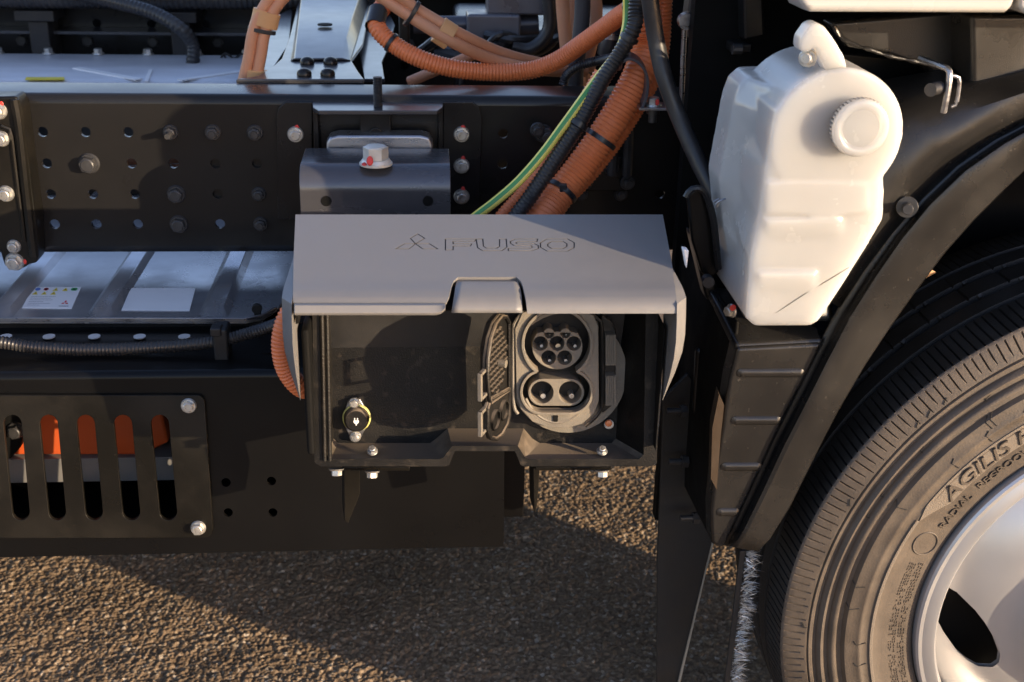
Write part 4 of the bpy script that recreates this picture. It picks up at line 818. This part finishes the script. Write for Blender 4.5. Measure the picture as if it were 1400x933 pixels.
# sidewall band and lettering
def side_y(r): return float(np.interp(r, [p[0] for p in prof], [p[1] for p in prof]))
def band(a0, a1, r0f, r1f, n=60, h_=.0010):
    m = MB(); Lp = []
    for i in range(n+1):
        a = a0+(a1-a0)*i/n; r0, r1 = r0f(i/n), r1f(i/n); Lp.append([Vector((r*math.cos(a), side_y(r)-d, r*math.sin(a))) for r, d in ((r0, -.0004), (r0, h_), (r0*.67+r1*.33, h_), (r0*.33+r1*.67, h_), (r1, h_), (r1, -.0004))])
    return m.loft(Lp)
def text_mesh(s_):
    cu = bpy.data.curves.new('t', 'FONT'); cu.body = s_; cu.size = 1.0; cu.resolution_u = 3; ob = bpy.data.objects.new('t', cu); COL.objects.link(ob)
    dg = bpy.context.evaluated_depsgraph_get(); dg.update(); me = bpy.data.meshes.new_from_object(ob.evaluated_get(dg)); bpy.data.objects.remove(ob); return me
def arc_text(s_, a0, r, size, stretch, h_, name, shear=0.0, bold=0.0, material=None, flip=1):
    me = text_mesh(s_); bm = bmesh.new(); bm.from_mesh(me)
    bmesh.ops.subdivide_edges(bm, edges=[e for e in bm.edges if e.calc_length() > .25], cuts=2, use_grid_fill=False)
    bmesh.ops.triangulate(bm, faces=bm.faces); ret = bmesh.ops.extrude_face_region(bm, geom=bm.faces[:]); topv = [v for v in ret['geom'] if isinstance(v, bmesh.types.BMVert)]
    for v in bm.verts: v.co.z = 0
    for v in topv: v.co.z = 1
    for v in bm.verts:
        x = (v.co.x+shear*v.co.y)*size*stretch; rr = r+v.co.y*size; a = a0-x/r; v.co = Vector((rr*math.cos(a), side_y(rr)+.0004-(h_+.0004)*v.co.z, rr*math.sin(a)))
    bmesh.ops.recalc_face_normals(bm, faces=bm.faces); m2 = bpy.data.meshes.new(name); bm.to_mesh(m2); bm.free(); m2.materials.append(material or RUBS); return link(name, m2, WH)
aA, rA = wheel_angle(1292, 682, .006); aE, rE = wheel_angle(1400, 598, .006)
HATCH = mat('hatched_tyre_band', (.15, .125, .10), .6, 0, .15, 40, 1.0, 900, dust=.3, dcol=(.15, .12, .09), dscale=40)
ab, rb_ = wheel_angle(1258, 712, .006)
band(ab, ab-1.0, lambda t: float(np.interp(t, [0, .05, .12, 1], [.2760, .2690, .2585, .2585])), lambda t: float(np.interp(t, [0, .06, 1], [.2765, .2805, .2805]))).obj('letter_band', HATCH, WH)
band(ab+.002, ab+1.1, lambda t: .2762, lambda t: .2795, 60, .0009).obj('letter_band', HATCH, WH)
arc_text('AGILIS HD', aA, .2605, .0235, 1.18, .0026, 'lettering', .22)
a1, r1 = wheel_angle(1290, 722, .012); arc_text('RADIAL', a1, r1+.001, .0115, 1.15, .0017, 'lettering')
a2, r2 = wheel_angle(1339, 668, .012); arc_text('REGROOVABLE', a2, r2+.001, .0115, 1.15, .0017, 'lettering')
m = MB()
a_end = wheel_angle(1264, 742, .010)[0]+.10
for r0_ in (.2440, .2500, .2545, .2405):
    a = 3.62 if r0_ != .2405 else 3.5
    while a > a_end:
        L_ = random.uniform(.0016, .0034)
        if random.random() < .82:
            for rr in ((r0_, r0_+.0026) if random.random() < .6 else (r0_+.0012,)):
                p = [Vector((q*math.cos(b_), side_y(q)-.0005, q*math.sin(b_))) for q, b_ in ((rr, a), (rr, a-L_/rr))]; m.tube(p, .00032, 4)
            if random.random() < .6: m.tube([Vector((q*math.cos(a), side_y(q)-.0005, q*math.sin(a))) for q in (r0_, r0_+.0028)], .00032, 4)
        a -= (L_+.0012)/r0_
sp_ = m.obj('small_moulded_print', RUBS, WH); sp_['kind'] = 'stuff'
a3, r3 = wheel_angle(1264, 742, .010)
pc = Vector((r3*math.cos(a3), 0, r3*math.sin(a3)))
def on_side(x, z, d=0): r = math.hypot(x, z); return Vector((x, side_y(r)-d, z))
MB().tube([on_side(pc.x+.0135*math.cos(t), pc.z+.0135*math.sin(t), .0004) for t in np.linspace(0, 2*PI, 41)], .0009, 6).obj('round_mark', RUBS, WH)
# fine moulded ticks and whiskers
for k in range(26):
    m = MB(); a = random.uniform(1.75, 3.6); r = random.choice((.2895, .302, .345, .3215)); p = [on_side(q*math.cos(a+da), q*math.sin(a+da), .0006) for q, da in ((r-.006, 0), (r+.004, .006), (r+.007, -.012))]; m.tube(p, .0005, 5); m.obj('mould_whisker', RUB, WH)

# ---- cab
cabp = [(1096, -120), (1093, 2), (1100, 14), (1110, 17.5), (1376, 19), (1386, 12), (1390, -2), (1393, -120)]
CAB = MB().prism(pts(cabp, 1.0), (0, .05, 0)).obj('cab_body', CABW, TRUCK, .006, 'white cab sill above the wheel arch', seg=3)
MB().prism(pts([(1396, -120), (1394, 10), (1402, 21), (1700, 24), (1700, -120)], 1.0), (0, .05, 0)).obj('door_panel', CABW, CAB, .005, seg=3)
x0 = at(1100, -100, 1.0).x; z0 = at(1100, -100, 1.0).z
MB().box((x0, 1.002, z0+.02), (2.2, 2.6, 2.5)).obj('cab_shell', CABW, CAB, .03, seg=3)
MB().box((x0+.03, 1.06, .985), (2.2, 2.6, z0+.019)).obj('cab_floor', PLAST, CAB, .01)
MB().box((.62, 1.12, .942), (2.2, 2.6, .984)).obj('cab_sun_block', PLAST, CAB, .01)  # unseen block added to keep low sun off the cross member
MB().box((1.23, 1.03, .30), (2.15, 1.25, .98)).obj('front_step', PLAST, CAB, .01)

# ---- dark machinery behind the rail (inverter, brackets)
MA = MB().box((.06, 1.95, .70), (.42, 2.28, .83)).obj('drive_unit', BLACKG, TRUCK, .012, 'dark drive unit behind the near rail')
p = at(690, 22, 1.9)
MB().box((p.x-.06, 1.84, p.z-.028), (p.x+.02, 1.90, p.z+.010)).box((p.x-.03, 1.85, p.z+.008), (p.x+.06, 1.90, p.z+.035)).obj('connector', mat('grey_connector', (.12, .12, .14), .35, .3), MA, .004)
SLV = mat('grey_sleeve', (.07, .07, .085), .35, .3)
MB().tube([p+Vector((-.14, -.02, -.012)), p+Vector((-.055, -.02, -.010))], .013, 14).obj('connector_sleeve', SLV, MA); MB().tube([p+Vector((.02, -.02, -.01)), p+Vector((.05, -.02, -.008))], .016, 14).obj('connector_sleeve', SLV, MA)
m = MB()
for k in range(10):
    x = random.uniform(560, 760); m.tube(spline(px_path([(x, random.uniform(40, 100), 1.82), (x+random.uniform(20, 40), random.uniform(40, 80), 1.80), (x+random.uniform(50, 80), random.uniform(45, 105), 1.84)]), .01), random.uniform(.005, .010), 8)
m.obj('wire_loom', HOSE, MA)
for dx, Y in ((0, 1.80), (12, 1.83)): MB().tube(spline(px_path([(748+dx, -20, Y), (752+dx, 30, Y), (742+dx, 55, Y), (722+dx, 68, Y), (700+dx, 64, Y)]), .006), .010, 12).obj('rubber_pipe', HOSE, MA)
for k, (x0, y0, x1, y1, Y) in enumerate(((545, 20, 560, 70, 1.75), (640, 60, 690, 100, 1.9))): MB().box((at(x0, y0, Y).x, Y, at(x0, y1, Y).z), (at(x1, y0, Y).x, Y+.03, at(x0, y0, Y).z)).obj('clip_block', BLACK, MA, .004)
SP = MB().prism(pts([(885, -60), (1010, -60), (1010, 330), (885, 330)], 1.66), (0, .01, 0)).obj('splash_panel', BLACK, TRUCK, .003, 'black panel behind the hoses right of the rail')
MB().prism(pts([(948, -40), (972, -40), (972, 42), (942, 54), (940, 20)], 1.40), (0, .03, 0)).obj('upper_bracket', mat('dusty_bracket', (.09, .08, .07), .5, .1, .2, 20), SP, .003)
MB().tube(px_path([(937, 16, 1.38), (934, 80, 1.38), (932, 145, 1.38)]), .0032, 10).cyl(at(936, 28, 1.378), (0, -1, 0), .009, .012, 14).obj('rod', STEEL, SP); MB().cyl(at(932, 138, 1.38), (0, 0, -1), .0042, .014, 10, .003).obj('rod_tip', ZINC, SP)
MB().prism(pts([(958, 186), (1000, 184), (1000, 290), (960, 290)], 1.45), (0, .02, 0)).obj('lower_panel', BLACK, SP, .002)
MB().prism(pts([(1016, -40), (1042, -40), (1046, 50), (1018, 56)], 1.3), (0, .03, 0)).box(at(1000, 74, 1.3), at(1030, 60, 1.3)+Vector((0, .03, 0))).obj('valve_block', BLACK, SP, .003)
MB().tube([at(1001, 68, 1.29), at(1014, 68, 1.29)], .0055, 10).obj('valve_tip', ZINCD, SP)
for x, w in ((966, 14),): MB().tube(px_path([(x, 55, 1.5), (x+4, 190, 1.5)]), .012, 12).obj('pipe', BLACK, SP)
for x, y in ((838, 160), (858, 160)): MB().tube(spline(px_path([(x, y-30, 1.43), (x+1, y+30, 1.43), (x-1, y+80, 1.43)]), .006), .0065, 10).obj('wiring_tail', HOSE, SP)
MB().prism(pts([(790, 215), (862, 215), (862, 222), (862, 262), (790, 262)], 1.446), (0, .012, 0)).prism(pts([(800, 205), (806, 205), (806, 262), (800, 262)], 1.435), (0, .02, 0)).obj('rail_bracket', BLACKG, SP, .002)
for x, y in ((735, 178), (748, 186), (800, 250), (858, 250), (836, 230)): bolt('bolt', NUT_D, SP, at(x, y, 1.44), .95)

# ------------------------------------------------------------------ cables, hoses (hang from the truck, each its own thing)
def cable(name, label, cat, path, r, material, ribbed=True, pitch=.0044, depth=.0013, group=None, n=14, step=.008):
    o = conduit_mb(path, r, pitch, depth, n).obj(name, material, smooth=60) if ribbed else MB().tube(spline(path, step), r, n).obj(name, material, smooth=60)
    return tag(o, label, cat, group)
def ring(parent, c0, axis, r, w=.0045, th=.0018, name='cable_tie', material=None, sq=1.0):
    ax_ = Vector(axis).normalized(); a = ax_.orthogonal().normalized(); b_ = ax_.cross(a)
    m = MB().lathe(c0, ax_, [(r, -w/2), (r+th, -w/2), (r+th, w/2), (r, w/2), (r, -w/2)], 26, closed=True); return m.obj(name, material or HOSE, parent)
def near(path, x, y):
    d = ray(x, y).normalized(); P = spline(path, .002); k = min(range(1, len(P)-1), key=lambda i: ((P[i]-CAM)-d*(P[i]-CAM).dot(d)).length)
    return P[k], (P[k+1]-P[k-1]).normalized()
def tie(parent, path, x, y, r, w=.0045, th=.0014): p, t = near(path, x, y); return ring(parent, p, t, r, w, th)
gC = 'high-voltage cables over the chassis rail'
S1 = px_path([(900, -60, 1.42), (874, 0, 1.46), (842, 26, 1.50), (800, 57, 1.54), (760, 84, 1.57), (720, 97, 1.585), (670, 99, 1.585), (620, 94, 1.58), (575, 81, 1.58), (537, 60, 1.59), (516, 38, 1.60), (518, 18, 1.62), (540, -5, 1.65), (600, -40, 1.7)])
CO = cable('orange_conduit', 'bright orange ribbed conduit looping in an S over the rail', 'cable', S1, .0120, ORANGE, group=gC)
tie(CO, S1, 529, 66, .0118); tie(CO, S1, 862, 8, .0118); wp, wt = near(S1, 512, 26); ring(CO, wp, wt, .0119, .030, .0008, 'tape_wrap', HOSE)
T1 = [Vector((-.47, 1.6, .7125)), Vector((-.36, 1.6, .7125)), Vector((-.29, 1.6, .722)), Vector((-.235, 1.6, .775))]+px_path([(348, 112, 1.60), (356, 78, 1.60), (361, 48, 1.60), (372, 18, 1.60), (400, -14, 1.60), (450, -36, 1.60), (505, -14, 1.58), (560, 22, 1.57), (620, 58, 1.57), (680, 84, 1.60), (740, 96, 1.62), (800, 98, 1.66)])
T2 = [p+Vector((-.0145, -.001, .0)) for p in [Vector((-.455, 1.6, .6965)), Vector((-.345, 1.6, .6965)), Vector((-.268, 1.6, .708)), Vector((-.228, 1.6, .77))]+px_path([(348, 112, 1.60), (356, 78, 1.60), (361, 48, 1.60), (372, 18, 1.60), (402, -22, 1.60), (450, -46, 1.60)])]+[at(520, -20, 1.57)]+[p for p in px_path([(572, 14, 1.575), (632, 48, 1.58), (690, 74, 1.62), (750, 88, 1.66), (810, 92, 1.7)])]
TA = cable('tan_cable', 'faded orange smooth cable, lower of the pair arching over the cross member', 'cable', T1, .0078, TAN, False, group=gC)
TB = cable('tan_cable', 'faded orange smooth cable, upper of the pair arching over the cross member', 'cable', T2, .0074, TAN, False, group=gC)
def wrap(parent, p, ax, w=.022, mt=TAPE, name='tape_wrap', rx=.0175, ry=.0095, side=(1, 0, 0)):
    ax = Vector(ax).normalized(); sd_ = Vector(side); sd_ = (sd_-ax*sd_.dot(ax)).normalized(); n_ = ax.cross(sd_)
    lp = lambda t: [p+ax*t+sd_*rx*math.cos(a)+n_*ry*math.sin(a) for a in np.linspace(0, 2*PI, 25)[:-1]]
    return MB().loft([lp(-w/2), lp(w/2)]).obj(name, mt, parent, .0006)
wrap(TA, at(350, 103, 1.60)+Vector((0, 0, 0)), (.1, 0, 1), .014); wrap(TA, at(363, 26, 1.60), (.3, 0, 1), .02); wrap(TA, at(358, 42, 1.60), (.2, 0, 1), .005, HOSE, 'cable_tie', .018)
wrap(TA, at(608, 46, 1.572), (.75, .1, -.5), .02, side=(.5, 0, .8)); wrap(TA, at(563, 19, 1.57), (.75, .1, -.5), .005, HOSE, 'cable_tie', .018, side=(.5, 0, .8))
B1 = px_path([(884, -40, 1.38), (884, 20, 1.38), (884, 60, 1.38), (872, 104, 1.36), (838, 165, 1.345), (796, 226, 1.335), (762, 270, 1.32), (738, 306, 1.30), (720, 360, 1.28)])
CB = cable('orange_conduit', 'thickest orange ribbed conduit running down behind the charging box', 'cable', B1, .0182, ORANGE, pitch=.0050, depth=.0016, n=20, group=gC)
cable('orange_conduit', 'orange conduit mostly hidden behind the thickest one', 'cable', px_path([(905, -20, 1.42), (900, 70, 1.42), (885, 115, 1.40), (835, 195, 1.38), (785, 255, 1.36), (725, 305, 1.33), (700, 340, 1.3)]), .0135, ORANGE, group=gC)
cable('orange_conduit', 'thin orange ribbed conduit beside the yellow and green cable', 'cable', px_path([(822, 100, 1.36), (800, 138, 1.355), (775, 180, 1.35), (746, 226, 1.345), (712, 268, 1.335), (684, 300, 1.32), (660, 340, 1.3)]), .0088, ORANGE, group=gC)
E1 = px_path([(858, -30, 1.36), (858, 15, 1.36), (856, 40, 1.355), (846, 70, 1.35), (817, 108, 1.338), (793, 141, 1.325), (769, 174, 1.318), (740, 213, 1.312), (708, 249, 1.302), (677, 276, 1.296), (646, 300, 1.29), (614, 330, 1.28)])
EP = spline(E1, .006); mz = MB(); nn = 14; mz.tube(EP, .0054, nn)
o = mz.obj('earth_cable', [YEL, GRN], smooth=60)
nseg = len(EP)-1; idx_ = []
for k in range(nseg):
    for q in range(nn): idx_.append(0)
me = o.data; L_ = len(me.polygons)
for k in range(nseg):
    dirv = None
    for q in range(nn):
        f = k*nn+q; c_ = me.polygons[f].center-(EP[k]+EP[k+1])/2; t = (EP[k+1]-EP[k]).normalized(); sidev = t.cross(Vector((0, 1, 0))).normalized()*-1
        ang_ = math.atan2(c_.dot(Vector((0, -1, 0))), c_.dot(sidev)); me.polygons[f].material_index = 1 if (.75 < ang_ < 1.5) else 0
tag(o, 'yellow and green striped earth cable in the middle bundle', 'cable', gC)
K1 = px_path([(872, -40, 1.34), (870, 10, 1.34), (866, 40, 1.335), (846, 76, 1.335), (826, 106, 1.33), (810, 136, 1.325), (790, 172, 1.318), (758, 220, 1.31), (726, 268, 1.30), (704, 298, 1.29), (680, 340, 1.28)])
KB_ = cable('black_conduit', 'black ribbed conduit on top of the orange bundle', 'cable', K1, .0092, HOSE, group=gC)
# ties and strap of the bundle
tie(KB_, K1, 792, 170, .0094, .0055); tie(KB_, K1, 858, 52, .0094, .005)
tie(CB, B1, 822, 190, .0182, .0055); tie(CB, B1, 768, 262, .0182, .0055)
pb_, tb_ = near(B1, 770, 244); MB().box(pb_+Vector((-.012, -.0225, -.004)), pb_+Vector((-.004, -.016, .005))).obj('tie_head', HOSE, CB, .001)
cl = [at(846, 86, 1.36), at(851, 80, 1.34), at(862, 77, 1.335), at(874, 84, 1.335), at(882, 97, 1.335), at(884, 112, 1.335), at(882, 130, 1.335), at(878, 142, 1.335), at(880, 147, 1.335)]
PC = MB().strap(spline(cl, .003), (0, 1, .25), .018, .003).obj('pipe_clip', mat('grey_rubber_clip', (.06, .06, .07), .4), TRUCK, .0008, label='grey strap clip holding the orange bundle')
pz = at(893, 148, 1.335); MB().prism([(pz.x-.018, pz.y-.014, pz.z), (pz.x+.016, pz.y-.014, pz.z), (pz.x+.016, pz.y+.02, pz.z), (pz.x-.018, pz.y+.02, pz.z)], (0, 0, .003)).obj('clip_plate', STEEL, PC, .0005)
bolt('bolt', BOLT_Z, PC, (pz.x, pz.y, pz.z+.0035), .95, (0, -.1, 1)); MB().cyl((pz.x, pz.y, pz.z), (0, 0, -1), .0075, .006, 14).cyl((pz.x, pz.y, pz.z-.006), (0, 0, -1), .0048, .010, 12).obj('nut', ZINCD, PC); mark(PC, (pz.x+.003, pz.y-.007, pz.z+.008), .8)
BH = cable('black_hose', 'smooth black hose hanging between the orange bundle and the reservoir', 'hose', px_path([(884, -40, 1.24), (890, 10, 1.24), (897, 55, 1.24), (908, 105, 1.23), (928, 160, 1.22), (952, 215, 1.20), (975, 262, 1.18), (990, 300, 1.17)]), .0088, HOSE, False)
cable('braided_hose', 'dark braided hose upright behind the orange conduit', 'hose', px_path([(797, -30, 1.62), (796, 20, 1.62), (792, 60, 1.62), (788, 90, 1.62), (786, 130, 1.62)]), .0105, mat('braided_sleeve', (.04, .04, .045), .6, 0, .4, 400, .8, 500), False)
cable('black_conduit', 'small black ribbed loop above the rail end', 'cable', px_path([(770, 116, 1.56), (774, 104, 1.56), (786, 93, 1.55), (806, 86, 1.54), (826, 82, 1.52), (850, 78, 1.45)]), .0062, HOSE, pitch=.0036)
for k, (x, Y) in enumerate(((771, 1.75), (785, 1.80), (815, 1.84))):
    cable('tan_cable', ('faded orange upright cable left of the braided hose', 'faded orange upright cable close behind the braided hose', 'faded orange upright cable right of the braided hose')[k], 'cable', px_path([(x-4, -30, Y), (x, 30, Y), (x+(6 if k < 2 else -14), 90, Y), (x+(8 if k < 2 else -20), 130, Y)]), .0095, TAN, False, group=gC)
cable('tan_cable', 'short faded orange cable crossing low behind the loop', 'cable', px_path([(560, 112, 1.72), (600, 95, 1.70), (640, 78, 1.70), (662, 66, 1.72)]), .0075, TAN, False, group=gC)
CLP = cable('black_hose', 'short black hose stub with a silver clamp by the braided hose', 'hose', px_path([(842, 30, 1.62), (836, 50, 1.60), (832, 75, 1.60)]), .015, HOSE, False); ring(CLP, at(836, 50, 1.60), (.1, .1, 1), .0155, .008, .002, 'hose_clamp', STEEL)
# lower conduit on the beam
LC = cable('black_conduit', 'black ribbed conduit lying along the lower beam', 'cable', px_path([(-60, 462, 1.25), (0, 468, 1.25), (50, 475, 1.25), (120, 478, 1.25), (200, 475.5, 1.25), (290, 468, 1.25), (340, 456, 1.25), (378, 444, 1.24), (410, 434, 1.22)]), .0074, HOSE, pitch=.0040)
pq = at(304, 465, 1.25)
MB().box((pq.x-.008, 1.236, pq.z-.020), (pq.x+.008, 1.264, pq.z+.018)).obj('conduit_clip', PLAST, BEAM, .003); MB().box((pq.x-.010, 1.234, pq.z+.010), (pq.x+.002, 1.25, pq.z+.020)).obj('clip_catch', PLAST, BEAM, .002)
# orange conduit looping down at the left of the charging box
cable('orange_conduit', 'orange ribbed conduit bulging out left of the charging box', 'cable', px_path([(420, 400, 1.12), (394, 432, 1.10), (385, 470, 1.095), (392, 506, 1.095), (412, 530, 1.10), (432, 528, 1.12), (450, 510, 1.14)]), .0105, ORANGE, pitch=.0036)
cable('black_conduit', 'dark ribbed conduit drooping down at the far rail', 'cable', px_path([(80, -14, 2.22), (160, 4, 2.22), (210, 18, 2.2), (245, 38, 2.18), (262, 58, 2.19), (264, 80, 2.19), (263, 92, 2.19)]), .0125, HOSE, pitch=.008)
cable('black_conduit', 'dark ribbed conduit lying along the far rail', 'cable', [Vector((-1.25, 2.26, .83)), Vector((-.8, 2.26, .832)), Vector((-.4, 2.26, .834)), Vector((-.05, 2.27, .836))], .020, HOSE, pitch=.010, depth=.002)
# dry leaf caught on the tyre
lf = at(1267, 375, 1.175); LF = MB().add([lf+Vector(v) for v in ((-.009, 0, .002), (-.002, -.003, -.004), (.010, .001, .001), (.002, .003, .005), (-.009, 0, .003), (-.002, -.003, -.003), (.010, .001, .002), (.002, .003, .006))], [(0, 1, 2, 3), (7, 6, 5, 4), (0, 4, 5, 1), (1, 5, 6, 2), (2, 6, 7, 3), (3, 7, 4, 0)]).obj('dry_leaf', LEAFM); tag(LF, 'tiny dry brown leaf caught on the dark tyre tread', 'leaf')
